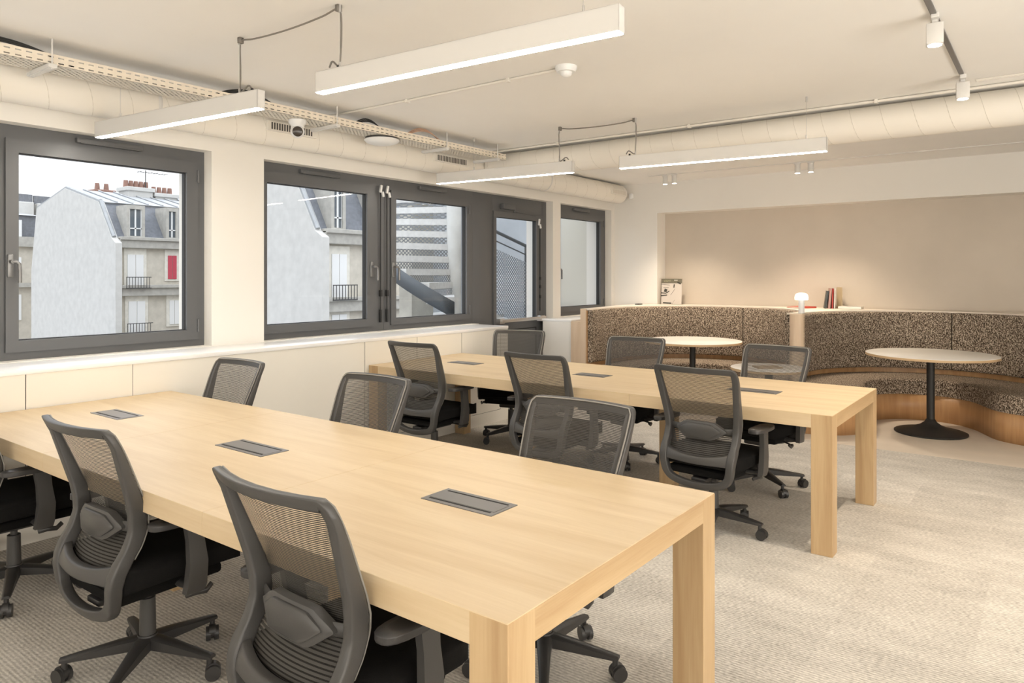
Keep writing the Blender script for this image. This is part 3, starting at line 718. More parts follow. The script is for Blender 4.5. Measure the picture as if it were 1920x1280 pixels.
book(bx, 2.070, .016, .17, .232, 18, 2, (.40, .04, .03), 'red upright book beside the pale cover on the ledge', 'books on the banquette ledge')
book(bx, 2.045, .014, .16, .232, 18, 1, (.75, .70, .64), 'thin white upright book next to the red one on ledge', 'books on the banquette ledge')
t = book(8.99, 2.005, .010, .14, .245, 35, 0, (.62, .50, .32), 'tan covered upright book facing the room at right of the row', 'books on the banquette ledge')
book(8.80, 2.38, .020, .20, .26, 75 if False else 60, 0, (.62, .10, .07), 'red book lying flat on the ledge behind the mushroom lamp', 'books on the banquette ledge', lying=True)
book(8.87, 1.855, .032, .16, .24, 0, 0, (.80, .76, .70), 'white book lying flat right of the standing books', 'books on the banquette ledge', lying=True)
m = MB(); m.obox((0, 0, .006), (.10, .06, .012), None, .003); o = m.build('small_case', M['gasket']); o.location = (8.55, 4.37, LZ); tag(o, 'small flat dark case lying on ledge near the window corner', 'case')

# ================================================================ CEILING SERVICES
def spiral_duct(name, label, a, b, r, seam_pitch, parts):
    """a,b axis end points (along x or y)"""
    t = thing(name, label, 'air duct', a)
    A = Vector(a); B = Vector(b); ax = (B-A).normalized(); Ln = (B-A).length
    u = Vector((0, 0, 1)); q = ax.cross(u)
    m = MB(); m.cyl(Vector((0, 0, 0)), B-A, r, 48); m.build('pipe', M['duct'], t, smooth=40)
    m = MB(); n = int(Ln/seam_pitch*20); pts = []
    for k in range(n+1):
        an = k/20*2*PI; pts.append(ax*(Ln*k/n)+(u*math.cos(an)+q*math.sin(an))*(r+.0003))
    m.tube(pts, .0018, 5); m.build('spiral_seam', M['ductseam'], t, smooth=180)
    return t
d1 = spiral_duct('ventilation_duct', 'round cream spiral duct running above the windows with slotted grilles', (XL+.02, 4.757, 2.585), (8.72, 4.757, 2.585), .125, .24, None)
d2 = spiral_duct('ventilation_duct', 'round cream spiral duct crossing the ceiling toward the right before the recess', (5.78, YR+.02, 2.583), (5.78, 4.62, 2.583), .125, .20, None)
def L1d(mb, name, mt, par=d1, **k):
    for v in mb.bm.verts: v.co -= Vector((XL+.02, 4.757, 2.585))
    return mb.build(name, mt, par, **k)
m = MB(); m.lathe((0, 0, 0), [(0, .05), (.07, .045), (.11, .025), (.1255, 0), (.1255, -.05), (0, -.05)], 40); m.bm.transform(Matrix.Translation((8.70, 4.757, 2.585)) @ Matrix.Rotation(R(90), 4, 'Y')); L1d(m, 'end_cap', M['duct'], smooth=60)
for x0, x1 in ((3.13, 3.57), (4.92, 5.40), (8.27, 8.73-.05)):
    m = MB(); m.box(x0, x1, 4.610, 4.66, 2.545, 2.615, .002); g = L1d(m, 'grille', M['duct'])
    nn = int((x1-x0-.05)/.022); m = MB(); m2 = MB()
    for k in range(nn):
        x = x0+.03+k*.022; m.box(x, x+.012, 4.608, 4.615, 2.555, 2.605)
    L1d(m, 'grille_slots', M['gap'] if x0 < 8 else M['ductseam'], g)
for x in (2.35, 6.9):
    m = MB(); m.tube([(x, 4.757+.128*math.cos(R(a)), 2.585+.128*math.sin(R(a))) for a in range(0, 360, 15)], .012, 6, closed=True, r2=.002); m.cyl((x, 4.70, 2.70), (x, 4.70, C), .004, 6); L1d(m, 'strap', M['white_metal'], smooth=60)
o = MB().obox((0, 0, 0), (.05, .05, .07), None, .01).build('wall_sensor', M['white_pl'], smooth=40); o.location = (8.815, 4.62, 2.56); tag(o, 'small white sensor box on wall at end of the window duct', 'sensor')

# perforated cable tray
TY0, TY1, TZ0, TZ1 = 4.24, 4.44, 2.590, 2.646
pcm = perf('perforated_tray', (.74, .69, .60), .025, .26, (0, 1))
t = thing('cable_tray', 'perforated white cable tray hung under the ceiling beside the duct', 'cable tray', (0, TY0, TZ0))
def LT(mb, name, mt, par=t, **k):
    for v in mb.bm.verts: v.co -= Vector((0, TY0, TZ0))
    return mb.build(name, mt, par, **k)
def dash_mat():
    m = bpy.data.materials.new('tray_side_slots'); m.use_nodes = True; n = m.node_tree.nodes; l = m.node_tree.links
    b = n['Principled BSDF']; b.inputs['Base Color'].default_value = (.80, .72, .60, 1); b.inputs['Roughness'].default_value = .5
    tcn = n.new('ShaderNodeTexCoord'); s = n.new('ShaderNodeSeparateXYZ'); l.new(tcn.outputs['Object'], s.inputs[0])
    def mth(op, a, v=None, w2=None):
        q = n.new('ShaderNodeMath'); q.operation = op
        if hasattr(a, 'name'): l.new(a, q.inputs[0])
        else: q.inputs[0].default_value = a
        if v is not None:
            if hasattr(v, 'name'): l.new(v, q.inputs[1])
            else: q.inputs[1].default_value = v
        return q.outputs[0]
    fx = mth('FRACT', mth('MULTIPLY', s.outputs['X'], 1/.05)); ix = mth('LESS_THAN', fx, .55)
    z1 = mth('LESS_THAN', mth('ABSOLUTE', mth('SUBTRACT', s.outputs['Z'], .012)), .0035)
    z2 = mth('LESS_THAN', mth('ABSOLUTE', mth('SUBTRACT', s.outputs['Z'], .040)), .0035)
    hole = mth('MULTIPLY', ix, mth('MAXIMUM', z1, z2))
    tr = n.new('ShaderNodeBsdfTransparent'); ms = n.new('ShaderNodeMixShader'); l.new(hole, ms.inputs[0]); l.new(b.outputs[0], ms.inputs[1]); l.new(tr.outputs[0], ms.inputs[2])
    l.new(ms.outputs[0], n['Material Output'].inputs[0]); return m
dm = dash_mat()
TXE = 5.52
LT(MB().box(XL+.05, TXE, TY0, TY1, TZ0, TZ0+.0012), 'tray_bottom', pcm)
LT(MB().box(XL+.05, TXE, TY0, TY0+.0012, TZ0, TZ1), 'tray_side', dm); LT(MB().box(XL+.05, TXE, TY1-.0012, TY1, TZ0, TZ1), 'tray_side', dm)
for x in (-1.2, .2, 1.564, 3.45, 4.65, 5.36):
    m = MB(); m.box(x-.021, x+.021, TY0-.03, TY1+.07, TZ0-.022, TZ0-.002, .002); m.box(x-.012, x+.012, TY0-.03, TY1+.07, TZ0-.026, TZ0-.020, .002); br = LT(m, 'bracket', M['white_metal'])
    m = MB(); m.cyl((x, TY0-.018, TZ0-.03), (x, TY0-.018, C), .0045, 8); m.cyl((x, TY1+.02, TZ0-.03), (x, TY1+.02, C), .0045, 8); LT(m, 'threaded_rod', M['white_metal'], br)
for (xa, xb, dy, mt, nm) in ((XL+.1, 5.5, .05, 'blackcable', 0), (XL+.1, 5.4, .11, 'white_metal', 1), (XL+.1, 4.6, .15, 'blackcable', 2)):
    m = MB(); pts = [(xa+(xb-xa)*k/40, TY0+dy+.01*math.sin(k*1.3+nm), TZ0+.014+.006*math.sin(k*2.1+nm)) for k in range(41)]; m.tube(pts, .006, 6)
    o = m.build('data_cable', M[mt], smooth=180); tag(o, ['black cable lying along front of the cable tray', 'white cable lying along middle of the cable tray', 'black cable lying along back of the cable tray'][nm], 'cable', 'cables in the tray')
for q, (xc, ln, hh, mt) in enumerate(((1.35, .7, .05, 'blackcable'), (2.75, .55, .065, 'blackcable'), (3.8, .35, .06, 'blackcable'), (4.42, .5, .085, 'tan'))):
    m = MB()
    for j in range(3):
        pts = [(xc-ln/2+ln*k/16, TY0+.02+.012*j, TZ0+.02+(hh+.012*j)*math.sin(PI*k/16)) for k in range(17)]; m.tube(pts, .0045, 6)
    o = m.build('cable_loop', M[mt], smooth=180); tag(o, ['black cable loop rising from tray at the left picture edge', 'black cable bundle bulging from tray near left pendant', 'short black cable loop bulging from tray before the ceiling dome light', 'tan cable loop rising from tray beyond the ceiling dome light'][q], 'cable', 'cable loops above the tray')
# dome light and camera on the tray
t = thing('dome_light', 'flat white round dome light fixed under the cable tray', 'ceiling light', (4.02, 4.36, TZ0-.002))
m = MB(); m.lathe((0, 0, 0), [(0, 0), (.135, 0), (.135, -.012), (0, -.012)], 40); m.build('rim', M['ch_arm'], t, smooth=40)
m = MB(); m.lathe((0, 0, 0), [(0, -.0125), (.138, -.0125), (.142, -.020), (.125, -.038), (.08, -.052), (0, -.058)], 40); m.build('diffuser', M['white_pl'], t, smooth=60)
t = thing('security_camera', 'white turret security camera with dark lens below the cable tray', 'camera', (3.19, 4.34, TZ0-.002), R(-125))
m = MB(); m.lathe((0, 0, 0), [(0, 0), (.062, 0), (.062, -.022), (.048, -.035), (.044, -.055), (0, -.055)], 32); m.build('mount', M['white_pl'], t, smooth=50)
b = bmesh.new(); bmesh.ops.create_uvsphere(b, u_segments=28, v_segments=18, radius=.050); m = MB(); m.add(b, Matrix.Translation((.01, 0, -.082))); m.build('ball_housing', M['white_pl'], t, smooth=180)
m = MB(); m.bm.transform(Matrix.Identity(4)); m.lathe((0, 0, 0), [(0, .0), (.036, 0), (.036, .012), (.030, .016), (0, .017)], 28); m.bm.transform(Matrix.Translation((.047, 0, -.090)) @ Matrix.Rotation(R(100), 4, 'Y')); m.build('lens', mat('lens_glass', (.045, .035, .028), .25), t, smooth=50)

# smoke detector and conduits
t = thing('motion_detector', 'white round detector with small dome on the ceiling at end of conduit', 'detector', (3.62, 2.33, C))
m = MB(); m.lathe((0, 0, 0), [(0, 0), (.065, 0), (.065, -.018), (.055, -.034), (.0, -.034)], 36); m.build('housing', M['white_pl'], t, smooth=50)
m = MB(); m.lathe((0, 0, 0), [(0, -.034), (.036, -.034), (.032, -.052), (.018, -.062), (0, -.065)], 28); m.build('dome', M['white_pl'], t, smooth=60)
m = MB(); m.tube([(3.62, 2.39, C-.009), (3.615, 3.3, C-.009), (3.607, 4.62, C-.009)], .009, 8)
for y in (2.75, 3.65): m.box(3.60, 3.63, y, y+.02, C-.024, C)
o = m.build('conduit', M['conduit'], smooth=50); tag(o, 'thin painted conduit on ceiling from detector to the cable tray', 'conduit')
m = MB(); m.tube([(5.62, 4.6, C-.012), (5.62, YR+.1, C-.012)], .010, 8)
for y in (3.7, 2.4, 1.0, -.2): m.box(5.60, 5.64, y, y+.02, C-.028, C)
o = m.build('conduit', M['conduit'], smooth=50); tag(o, 'long thin painted conduit along ceiling just before the crossing duct', 'conduit')
m = MB(); m.tube([(5.42, .40, C-.006), (5.42, YR+.1, C-.006)], .005, 6); m.tube([(5.45, .40, C-.006), (5.45, YR+.1, C-.006)], .005, 6)
o = m.build('conduit', M['conduit'], smooth=50); tag(o, 'twin thin conduits on ceiling leading right from the track spotlight', 'conduit')

# ---------------------------------------------------------------- linear pendants
em = mat('led_diffuser', (.9, .9, .88), .4, emit=WARM, estr=LAMP_E)
LH, LW = .095, .048
def pendant(p0, p1, z, wires, label, gl):
    a = Vector((p0[0], p0[1], z)); b = Vector((p1[0], p1[1], z)); Ln = (b-a).length; ang = math.atan2(b.y-a.y, b.x-a.x)
    t = thing('linear_pendant', label, 'pendant lamp', (a.x, a.y, z), ang, 'white linear pendant lamps')
    m = MB(); hw = LW/2
    m.box(0, Ln, -hw, hw, LH-.003, LH, .0005, 1); m.box(0, Ln, -hw, -hw+.0025, 0, LH); m.box(0, Ln, hw-.0025, hw, 0, LH); m.box(0, .003, -hw, hw, 0, LH); m.box(Ln-.003, Ln, -hw, hw, 0, LH)
    m.build('housing', M['white_metal'], t)
    m = MB(); m.box(.004, Ln-.004, -hw+.003, hw-.003, -.003, .004); m.build('led_diffuser', em, t)
    for wx in wires:
        m = MB(); m.cyl((wx, 0, LH), (wx, 0, C-z), .0012, 6); m.cyl((wx, 0, C-z-.035), (wx, 0, C-z), .007, 10); m.cyl((wx, 0, LH), (wx, 0, LH+.03), .005, 8); m.build('suspension_wire', M['alu'], t, smooth=40)
    m = MB(); m.cyl((gl, 0, LH-.002), (gl, 0, LH+.016), .008, 10); m.build('cable_gland', M['gasket'], t, smooth=40)
    return t
LZ0 = 2.33
# order of ends: px-left end first
lamps = [((2.156, 2.769), (2.258, 1.22), 'white linear pendant, largest one high over the foreground table', .13),
         ((2.021, 4.775-.02), (2.169, 3.252), 'white linear pendant at left reaching over the first window', 1.44),
         ((4.942, 4.60), (5.07, 3.192), 'white linear pendant before the second window over the middle table', 1.33),
         ((5.121, 2.781), (5.259, 1.252), 'white linear pendant at right over the middle table near the recess', .08)]
wires = [(.14, 1.40), (.24, 1.34), (.41, 1.28), (.13, 1.40)]
for (p0, p1, lb, gl), wr in zip(lamps, wires): pendant(p0, p1, LZ0, wr, lb, gl)
def on(l, s):
    a = Vector(lamps[l][0]); b = Vector(lamps[l][1]); d_ = (b-a).normalized(); q = a+d_*s; return q.x, q.y
def cord(la, sa, ga, lb, sb_, gb, sag, label):
    ax, ay = on(la, sa); bx_, by = on(lb, sb_); gax, gay = on(la, ga); gbx, gby = on(lb, gb); top = LZ0+LH
    P = [(gax, gay, top+.015), (gax*.7+ax*.3, gay*.7+ay*.3, top+.035), (ax*.9+gax*.1, ay*.9+gay*.1, top+.01), (ax+.006, ay, top+.09), (ax+.008, ay+.004, (top+C)/2), (ax+.006, ay+.004, C-.05), (ax, ay-.02, C-.018)]
    n = 7
    for k in range(1, n): u = k/n; P.append((ax+(bx_-ax)*u, ay+(by-ay)*u, C-.018-sag*4*u*(1-u)))
    P += [(bx_, by+.02, C-.016), (bx_+.006, by, C-.05), (bx_+.008, by, (top+C)/2), (bx_+.006, by+.003, top+.07), (bx_*.9+gbx*.1, by*.9+gby*.1, top+.012), (gbx*.7+bx_*.3, gby*.7+by*.3, top+.04), (gbx, gby, top+.015)]
    m = MB(); m.tube(catmull(P, 6), .0045, 8); m.box(ax-.012, ax+.012, ay-.02, ay+.0, C-.03, C); m.box(bx_-.012, bx_+.012, by, by+.02, C-.03, C)
    o = m.build('power_cord', M['cable'], smooth=180); tag(o, label, 'cord', 'grey cords linking the pendants')
cord(1, 1.34, 1.44, 0, .14, .07, .02, 'grey power cord draped along ceiling between the two foreground pendants')
cord(2, 1.28, 1.37, 3, .13, .05, .015, 'grey power cord draped along ceiling between the two far pendants')

# ---------------------------------------------------------------- track spots
def light_spot(loc, watts, ang, parent=None, col=(1, .84, .66), aim=(0, 0, -1), r=.03):
    L = bpy.data.lights.new('spot_light', 'SPOT'); L.energy = watts; L.spot_size = R(ang); L.spot_blend = .7; L.shadow_soft_size = r; L.color = col
    o = bpy.data.objects.new('spot_light', L); COL.objects.link(o); o.location = loc
    o.rotation_euler = Vector(aim).to_track_quat('-Z', 'Y').to_euler()
    if parent: o.parent = parent
    return o
sem = mat('spot_lens', (.9, .88, .8), .4, emit=WARM, estr=12)
o = MB().box(3.2, 5.20, .447, .473, C-.010, C, .001).build('lighting_track', M['plate']); tag(o, 'dark grey lighting track on the ceiling at upper right', 'track')
t0 = None
for i, (x, y, lb) in enumerate(((3.97, .46, 'square white track spotlight nearest the camera on dark track'), (5.28, .46, 'square white track spotlight at far end of the dark track'))):
    t = thing('track_spotlight', lb, 'spotlight', (x, y, C), R(8), 'square white track spotlights')
    MB().box(-.05, .04, -.017, .017, -.026, 0, .003).build('adapter', M['white_metal'], t)
    MB().box(-.012, .012, -.012, .012, -.05, -.02, .002).build('joint', M['white_metal'], t)
    m = MB(); m.box(-.036, .036, -.036, .036, -.145, -.045, .004); m.build('housing', M['white_metal'], t, smooth=40)
    m = MB(); m.lathe((0, 0, -.1475), [(0, 0), (.030, 0), (.030, .003), (0, .003)], 24); m.build('lens', sem, t)
    light_spot((0, 0, -.152), SPOT_W, 95, t)
o = MB().box(8.19, 8.215, -2.0, 4.05, C-.010, C, .001).build('lighting_track', M['white_metal']); tag(o, 'slim white lighting track along the ceiling before the recess', 'track')
for i, (y, lb) in enumerate(((3.83, 'small white cylinder spotlight, left of the left pair'), (3.71, 'small white cylinder spotlight, right of the left pair'), (2.26, 'small white cylinder spotlight, left of the right pair'), (2.12, 'small white cylinder spotlight, right of the right pair'))):
    t = thing('cylinder_spotlight', lb, 'spotlight', (8.2, y, C), 0, 'small white cylinder spotlights')
    MB().box(-.015, .015, -.035, .035, -.024, -.0, .002).build('adapter', M['white_metal'], t)
    m = MB(); m.cyl((0, 0, -.12), (0, 0, -.024), .030, 24); m.build('housing', M['white_metal'], t, smooth=40)
    m = MB(); m.lathe((0, 0, -.1225), [(0, 0), (.025, 0), (.025, .003), (0, .003)], 24); m.build('lens', sem, t)
    light_spot((0, 0, -.127), SPOT_W*.75, 100, t)

# ================================================================ OUTSIDE
def omat(n, c, v=.12, s=1.2): return mat(n, c, .9, var=(s, v))
render_w = omat('gable_render', (.53, .52, .495), .07, 2.5); stone = omat('facade_stone', (.52, .48, .41), .10, 3); slate = omat('slate', (.155, .165, .185), .15, 6); zinc = mat('zinc', (.33, .34, .35), .6, var=(3, .08)); trimw = omat('cornice', (.40, .385, .35), .12, 4)
brickm = omat('chimney_brick', (.27, .15, .115), .15, 5); shut = mat('white_shutter', (.72, .72, .71), .6); redsh = mat('red_shutter', (.45, .05, .08), .6); dglass = mat('dark_glass', (.12, .14, .16), .15); iron = mat('iron_rail', (.05, .05, .05), .5); pale = omat('pale_lintel', (.66, .63, .56), .08, 5)
def house(label, gx, y0, yprof, zprof, xend, wins, dorm, chim, cuts, zb=-12, cat='building'):
    """house with a gable wall at x=gx facing the office; profile points (y,z) from the front eave over the ridge to the rear"""
    t = thing('apartment_building', label, cat, (gx, y0, zb))
    def L(mb, name, mt, par=t, **k):
        for v in mb.bm.verts: v.co -= Vector((gx, y0, zb))
        return mb.build(name, mt, par, **k)
    ye, ze, ym, zm, yr, zr, yb_, zb2, yk = yprof[0], zprof[0], yprof[1], zprof[1], yprof[2], zprof[2], yprof[3], zprof[3], yprof[4]
    f = lambda a, b, h: (h, a, b)
    # gable wall
    m = MB(); m.prism([(y0-.5, zb), (y0-.5, ze-.3), (y0, ze), (ym, zm), (yr, zr), (yb_, zb2), (yk, zb2-4), (yk, zb)], gx-.35, gx, f); L(m, 'gable_wall', render_w)
    m = MB(); pp = [(y0, ze), (ym, zm), (yr, zr), (yb_, zb2)]
    for p, q in zip(pp, pp[1:]): m.tube([(gx-.2, p[0], p[1]+.06), (gx-.2, q[0], q[1]+.06)], .12, 6)
    L(m, 'coping', zinc)
    m = MB(); m.prism([(y0, zb), (y0, ze), (yb_, ze), (yk, ze), (yk, zb)], gx, xend, f); L(m, 'facade', stone)
    m = MB(); m.prism([(y0+.1, ze), (ym, zm), (ym+.4, zm), (ym+.4, ze)], gx, xend, f); L(m, 'mansard', slate)
    m = MB(); m.prism([(ym-.15, zm), (yr, zr), (yb_, zb2), (yb_, zb2-.6), (ym, zm-.1)], gx, xend, f); ro = L(m, 'zinc_roof', zinc)
    m = MB()
    x = gx+.7
    while x < xend: m.tube([(x, ym, zm+.07), (x, yr, zr+.05)], .04, 5); x += .9
    L(m, 'roof_seam', zinc, ro)
    for z in cuts:
        m = MB(); m.box(gx, xend, y0-.30, y0, z-.55, z, .03); m.box(gx, xend, y0-.42, y0, z-.1, z+.08, .02); L(m, 'cornice', trimw)
    for (x0, x1, z0, z1, mt, rail) in wins:
        m = MB(); m.box(x0-.18, x1+.18, y0-.05, y0+.1, z0-.12, z1+.35); wo = L(m, 'window_surround', pale)
        m = MB(); m.box(x0, (x0+x1)/2-.015, y0-.09, y0+.02, z0, z1, .01); m.box((x0+x1)/2+.015, x1, y0-.09, y0+.02, z0, z1, .01); L(m, 'shutter', mt, wo)
        if rail:
            m = MB(); zt = z0+.62
            m.box(x0-.25, x1+.25, y0-.50, y0-.46, zt-.04, zt); m.box(x0-.25, x1+.25, y0-.50, y0-.46, z0-.05, z0)
            k = x0-.25
            while k <= x1+.25: m.box(k, k+.025, y0-.49, y0-.465, z0-.05, zt); k += .16
            L(m, 'balcony_rail', iron, wo)
    for (x0, x1, z0, z1) in dorm:
        m = MB(); rect_frame(m, x0, x1, z0, z1, .16, .16, .1, .22, y0-.12, y0+1.2, .01); do = L(m, 'dormer', trimw)
        m = MB(); m.box(x0+.1, x1-.1, y0+.0, y0+.05, z0+.05, z1-.15); L(m, 'pane', dglass, do)
        m = MB(); cx = (x0+x1)/2; m.box(cx-.04, cx+.04, y0-.06, y0, z0, z1-.2)
        for s in (-1, 1): m.box(cx+s*(x1-x0)*.33-.03, cx+s*(x1-x0)*.33+.03, y0-.06, y0, z0, z1-.2)
        m.box(x0+.1, x1-.1, y0-.06, y0, z0+.5, z0+.56); L(m, 'casement', shut, do)
    for (x0, x1, ya, yb, z0, z1, pots, mt) in chim:
        m = MB(); m.box(x0, x1, ya, yb, z0, z1, .03); m.box(x0-.1, x1+.1, ya-.1, yb+.1, z1-.25, z1, .03); c = L(m, 'chimney', mt)
        m = MB(); n = pots
        for k in range(n): xx = x0+(x1-x0)*(k+.5)/n; m.cyl((xx, (ya+yb)/2, z1-.02), (xx, (ya+yb)/2, z1+.45), .17, 10, .13)
        L(m, 'chimney_pot', brickm, c)
    return t
def px(p, y, yy=None):   # building-time helper: image column/row to a point on the plane y
    f_ = 1347.8; a_ = R(37.067); u = (p-960)/f_; vx = math.cos(a_)+math.sin(a_)*u; vy = math.sin(a_)-math.cos(a_)*u
    k = y/vy; return (vx*k, HC+(517.4-yy)/f_*k) if yy is not None else vx*k
# house seen through the first window
Y1 = 42.0; gx = px(221, Y1)
def q(a, b): return px(a, Y1, b)
def gy(p):  # y on plane x=gx for an image column
    f_ = 1347.8; a_ = R(37.067); u = (p-960)/f_; vx = math.cos(a_)+math.sin(a_)*u; vy = math.sin(a_)-math.cos(a_)*u; return gx/vx*vy, gx/vx
def gz(p, r_): y_, k = gy(p); return HC+(517.4-r_)/1347.8*k
ze = q(221, 446)[1]; wins = []
for (xa, xb, za, zb_, mt, rl) in ((238, 268, 477, 539, shut, True), (314, 330, 479, 523, redsh, False), (240, 271, 565, 624, shut, True), (317, 335, 563, 607, shut, False), (345, 372, 479, 540, shut, True), (345, 372, 565, 622, shut, True)):
    a0, z1_ = q(xa, za); b0, z0_ = q(xb, zb_); wins.append((a0, b0, z0_, z1_, mt, rl))
dorm = []
for (xa, xb, za, zb_) in ((236, 270, 387, 446), (310, 333, 392, 446)):
    a0, z1_ = q(xa, za); b0, z0_ = q(xb, zb_); dorm.append((a0, b0, ze+.05, z1_+.1))
yr, kr = gy(133); yl, kl = gy(80); ymx, km = gy(196)
chim = [(px(180, 50), px(214, 50), 50, 51, 6, px(200, 50, 356)[1], 2, brickm), (px(240, 47), px(287, 47), 47, 48.3, 6, px(260, 47, 351)[1], 5, render_w), (px(292, 47), px(332, 47), 47, 48.3, 5, px(300, 47, 362)[1], 4, render_w)]
h1_ = house('pale rendered gable house with grey roof seen through the leftmost window', gx, Y1, [Y1, ymx, yr, yl, gy(70)[0]], [ze, gz(196, 379), gz(133, 354), gz(80, 391)], gx+16, wins, dorm, chim, [ze, q(221, 537)[1]])
# further house at the far left
Y2 = 58.0
def q2(a, b): return px(a, Y2, b)
m = thing('apartment_building', 'distant slate roofed building at the left edge of the first window view', 'building', (px(20, Y2), Y2, -14))
def LH2(mb, name, mt, par=m, **k):
    for v in mb.bm.verts: v.co -= Vector((px(20, Y2), Y2, -14))
    return mb.build(name, mt, par, **k)
xa, xb = px(-60, Y2), px(80, Y2); zc = q2(60, 455)[1]
LH2(MB().box(xa, xb, Y2, Y2+9, -14, zc), 'facade', stone); LH2(MB().box(xa, xb, Y2+.3, Y2+8, zc, q2(60, 404)[1]), 'mansard', slate)
LH2(MB().box(xa, xb, Y2-.3, Y2, zc-.3, zc+.4), 'cornice', trimw); LH2(MB().box(xa, xb, Y2-.3, Y2, q2(60, 538)[1], q2(60, 530)[1]), 'cornice', trimw)
LH2(MB().prism([(Y2+.1, q2(60, 404)[1]), (Y2+4, q2(60, 392)[1]), (Y2+8, q2(60, 400)[1])], xa, xb, lambda a, b, h: (h, a, b)), 'zinc_roof', zinc)
for (a, b, c, d_) in ((33, 40, 412, 450), (32, 39, 482, 528), (32, 39, 552, 600)):
    LH2(MB().box(px(a, Y2), px(b, Y2), Y2-.1, Y2+.2, q2(a, d_)[1], q2(a, c)[1]), 'shutter', shut)
for (a, b, c) in ((35, 64, 377), (70, 98, 381)):
    x0, z1_ = px(a, Y2+3, c); x1 = px(b, Y2+3)
    ch = LH2(MB().box(x0, x1, Y2+3, Y2+4.4, zc, z1_, .05), 'chimney', render_w)
    m_ = MB()
    for k in range(6): xx = x0+(x1-x0)*(k+.5)/6; m_.cyl((xx, Y2+3.6, z1_), (xx, Y2+3.6, z1_+.6), .18, 8)
    LH2(m_, 'chimney_pot', slate, ch)
# antenna
ax_, az_ = px(280, 47, 345); m_ = MB(); m_.cyl((ax_, 47.5, az_-2), (ax_, 47.5, px(280, 47, 318)[1]), .03, 6); zt = px(280, 47, 322)[1]
for k in range(6): m_.cyl((ax_-.4+.35*k, 47.2, zt), (ax_-.4+.35*k, 47.8, zt), .015, 5)
m_.cyl((ax_-.5, 47.5, zt), (ax_+1.4, 47.5, zt), .015, 5); 
for v in m_.bm.verts: v.co -= h1_.location
m_.build('antenna', iron, h1_)
# house seen through the second window
Y3 = 24.5; gx = px(603, Y3)
def q(a, b): return px(a, Y3, b)
ze = q(603, 432)[1]; wins = []
for (xa, xb, za, zb_, mt, rl) in ((620, 648, 476, 560, shut, True), (620, 648, 590, 640, shut, True), (761, 788, 475, 552, shut, True), (690, 715, 476, 560, shut, True)):
    a0, z1_ = q(xa, za); b0, z0_ = q(xb, zb_); wins.append((a0, b0, z0_, z1_, mt, rl))
dorm = []
for (xa, xb, za) in ((618, 645, 345), (700, 735, 345)):
    a0, z1_ = q(xa, za); b0, _ = q(xb, 432); dorm.append((a0, b0, ze+.05, z1_))
house('pale rendered gable house with stained facade seen through the second window', gx, Y3, [Y3, gy(563)[0], gy(450)[0], gy(380)[0], gy(365)[0]], [ze, gz(563, 330), gz(450, 300), gz(380, 330)], gx+14, wins, dorm, [], [ze, q(603, 561)[1]])
# street / courtyard ground far below
o = MB().box(-20, 90, 5.6, 90, -12.4, -12).build('ground', omat('street_asphalt', (.25, .25, .26), .1)); struct(o)

# outdoor concrete and steel stair
conc = omat('pale_concrete', (.56, .56, .54), .10, 4); steel = mat('grey_blue_steel', (.075, .09, .105), .5); treadm = mat('stair_tread_concrete', (.58, .58, .57), .8, var=(20, .08))
cxs, cys = 7.30, 6.50
t = thing('spiral_staircase', 'outdoor spiral staircase with pale treads and perforated steel behind third window', 'staircase', (cxs, cys, -1.5))
def LS(mb, name, mt, par=t, **k):
    for v in mb.bm.verts: v.co -= Vector((cxs, cys, -1.5))
    return mb.build(name, mt, par, **k)
LS(MB().cyl((cxs, cys, -1.5), (cxs, cys, 4.2), .10, 28), 'concrete_column', conc, smooth=40)
perfm = perf('perforated_sheet', (.16, .17, .18), .034, .36, (0, 2))
Rr = 1.16; st = 15.0; rise = .17; A0 = 222; ZB = 1.22
def sp(k, r=Rr): a = R(A0-k*st); return (cxs+r*math.cos(a), cys+r*math.sin(a), ZB+k*rise)
for k in range(14):
    aa = R(A0-k*st); bb = R(A0-k*st-st-2); z = ZB+k*rise; m = MB()
    poly = [(cxs+.09*math.cos(aa), cys+.09*math.sin(aa))]+[(cxs+Rr*math.cos(aa+(bb-aa)*j/3), cys+Rr*math.sin(aa+(bb-aa)*j/3)) for j in range(4)]+[(cxs+.09*math.cos(bb), cys+.09*math.sin(bb))]
    m.prism(poly, z-.085, z); to = LS(m, 'tread', treadm)
    p, q_ = poly[0], poly[1]
    m = MB(); m.grid([[(p[0], p[1], z-.17), (q_[0], q_[1], z-.17)], [(p[0], p[1], z-.08), (q_[0], q_[1], z-.08)]]); LS(m, 'riser', perfm, to)
m = MB(); A_ = [sp(k/2, Rr+.012) for k in range(0, 15)]
m.grid([[(p[0], p[1], p[2]-.26) for p in A_], [(p[0], p[1], p[2]-.06) for p in A_]]); so = LS(m, 'stringer', steel, smooth=180); md = so.modifiers.new('s', 'SOLIDIFY'); md.thickness = .01
B_ = [sp(k/2, Rr+.012) for k in range(13, 29)]
m = MB(); m.grid([[(p[0], p[1], p[2]+.02) for p in B_], [(p[0], p[1], p[2]+.82) for p in B_]]); LS(m, 'guard_panel', perfm, smooth=180)
m = MB(); m.tube([(p[0], p[1], p[2]+.98) for p in B_], .022, 8)
for p in B_[::5]: m.cyl((p[0], p[1], p[2]-.1), (p[0], p[1], p[2]+.98), .018, 8)
LS(m, 'handrail', steel, smooth=60)
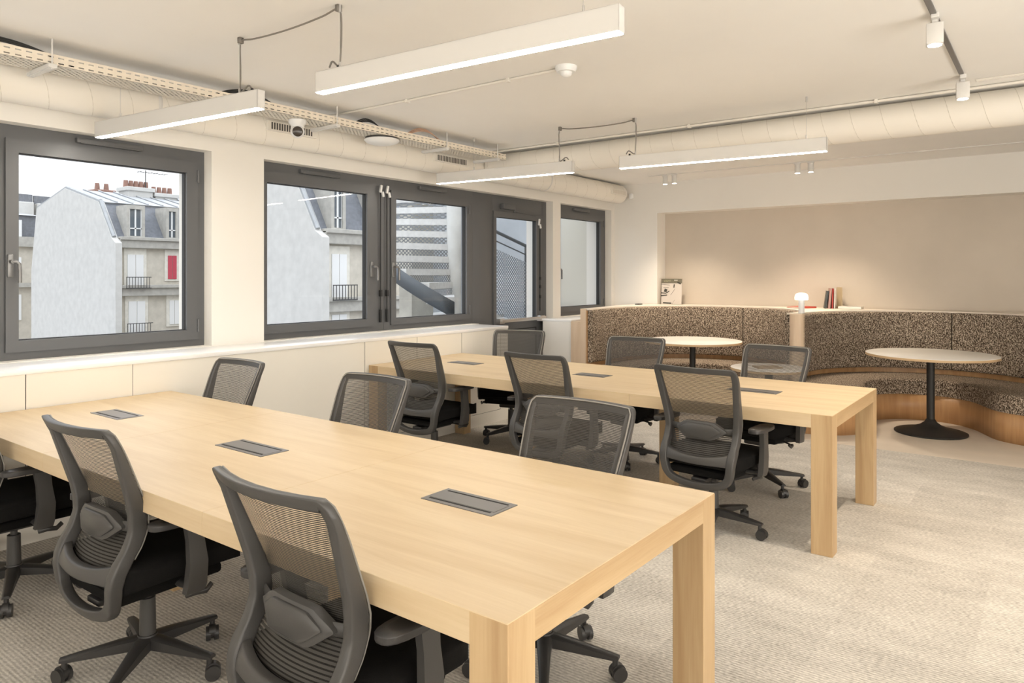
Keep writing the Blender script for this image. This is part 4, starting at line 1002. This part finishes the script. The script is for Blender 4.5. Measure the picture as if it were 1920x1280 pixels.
# landing guard seen through the door
t = thing('stair_railing', 'sloping perforated steel railing outside the glazed door', 'railing', (8.4, 6.3, 0))
def LR(mb, name, mt, par=t, **k):
    for v in mb.bm.verts: v.co -= Vector((8.4, 6.3, 0))
    return mb.build(name, mt, par, **k)
yg = 6.2
def g2(a, b): return px(a, yg, b)
(xa, za), (xb, zb_) = g2(915, 427), g2(1030, 482); sl = (zb_-za)/(xb-xa)
def hz(x): return za+(x-xa)*sl
x0, x1 = g2(895, 0)[0], g2(1150, 0)[0]
m = MB(); m.tube([(x0, yg, hz(x0)), (x1, yg, hz(x1))], .024, 10); m.tube([(x0, yg, hz(x0)-.13), (x1, yg, hz(x1)-.13)], .010, 8)
for p in (988, 1080): xx = g2(p, 0)[0]; m.cyl((xx, yg+.02, -.2), (xx, yg+.02, hz(xx)), .022, 10)
LR(m, 'handrail', steel, smooth=60)
m = MB(); m.grid([[(x0, yg, hz(x0)-1.15), (x1, yg, hz(x1)-1.15)], [(x0, yg, hz(x0)-.24), (x1, yg, hz(x1)-.24)]]); LR(m, 'perforated_panel', perf('perforated_panel_sheet', (.24, .27, .31), .036, .36, (0, 2)))
m = MB()
for k in range(10):
    xx = x0+.3+k*.28; zz = hz(xx)-1.18; m.box(xx, xx+.32, yg+.03, yg+1.1, zz-.05, zz, .004)
LR(m, 'tread', treadm)
# neighbouring concrete walls outside door and corner window
o = MB().box(8.6, 17, 8.6, 8.9, -12, 5.0).build('neighbour_wall', omat('stained_concrete', (.40, .38, .33), .25, 2.0)); tag(o, 'stained grey concrete wall outside behind the stair railing', 'wall')
o = MB().box(9.12, 9.42, 5.75, 8.6, -12, 5.0).build('neighbour_wall', mat('pale_outdoor_render', (.40, .43, .46), .8, var=(1.5, .14))); tag(o, 'pale grey rendered outdoor wall seen through the corner window', 'wall')
o = MB().box(8.80, 9.35, 5.31, 5.75, -2, 5.0).build('outdoor_pier', mat('cream_outdoor_render', (.62, .60, .53), .8)); tag(o, 'cream rendered pier outside at right of the corner window', 'pier')
o = MB().cyl((9.0, 7.7, -1.5), (9.0, 7.7, 4.0), .07, 20).build('outdoor_post', mat('post_paint', (.62, .63, .62), .6), smooth=40); tag(o, 'round pale post outdoors seen behind the railing through the door', 'post')
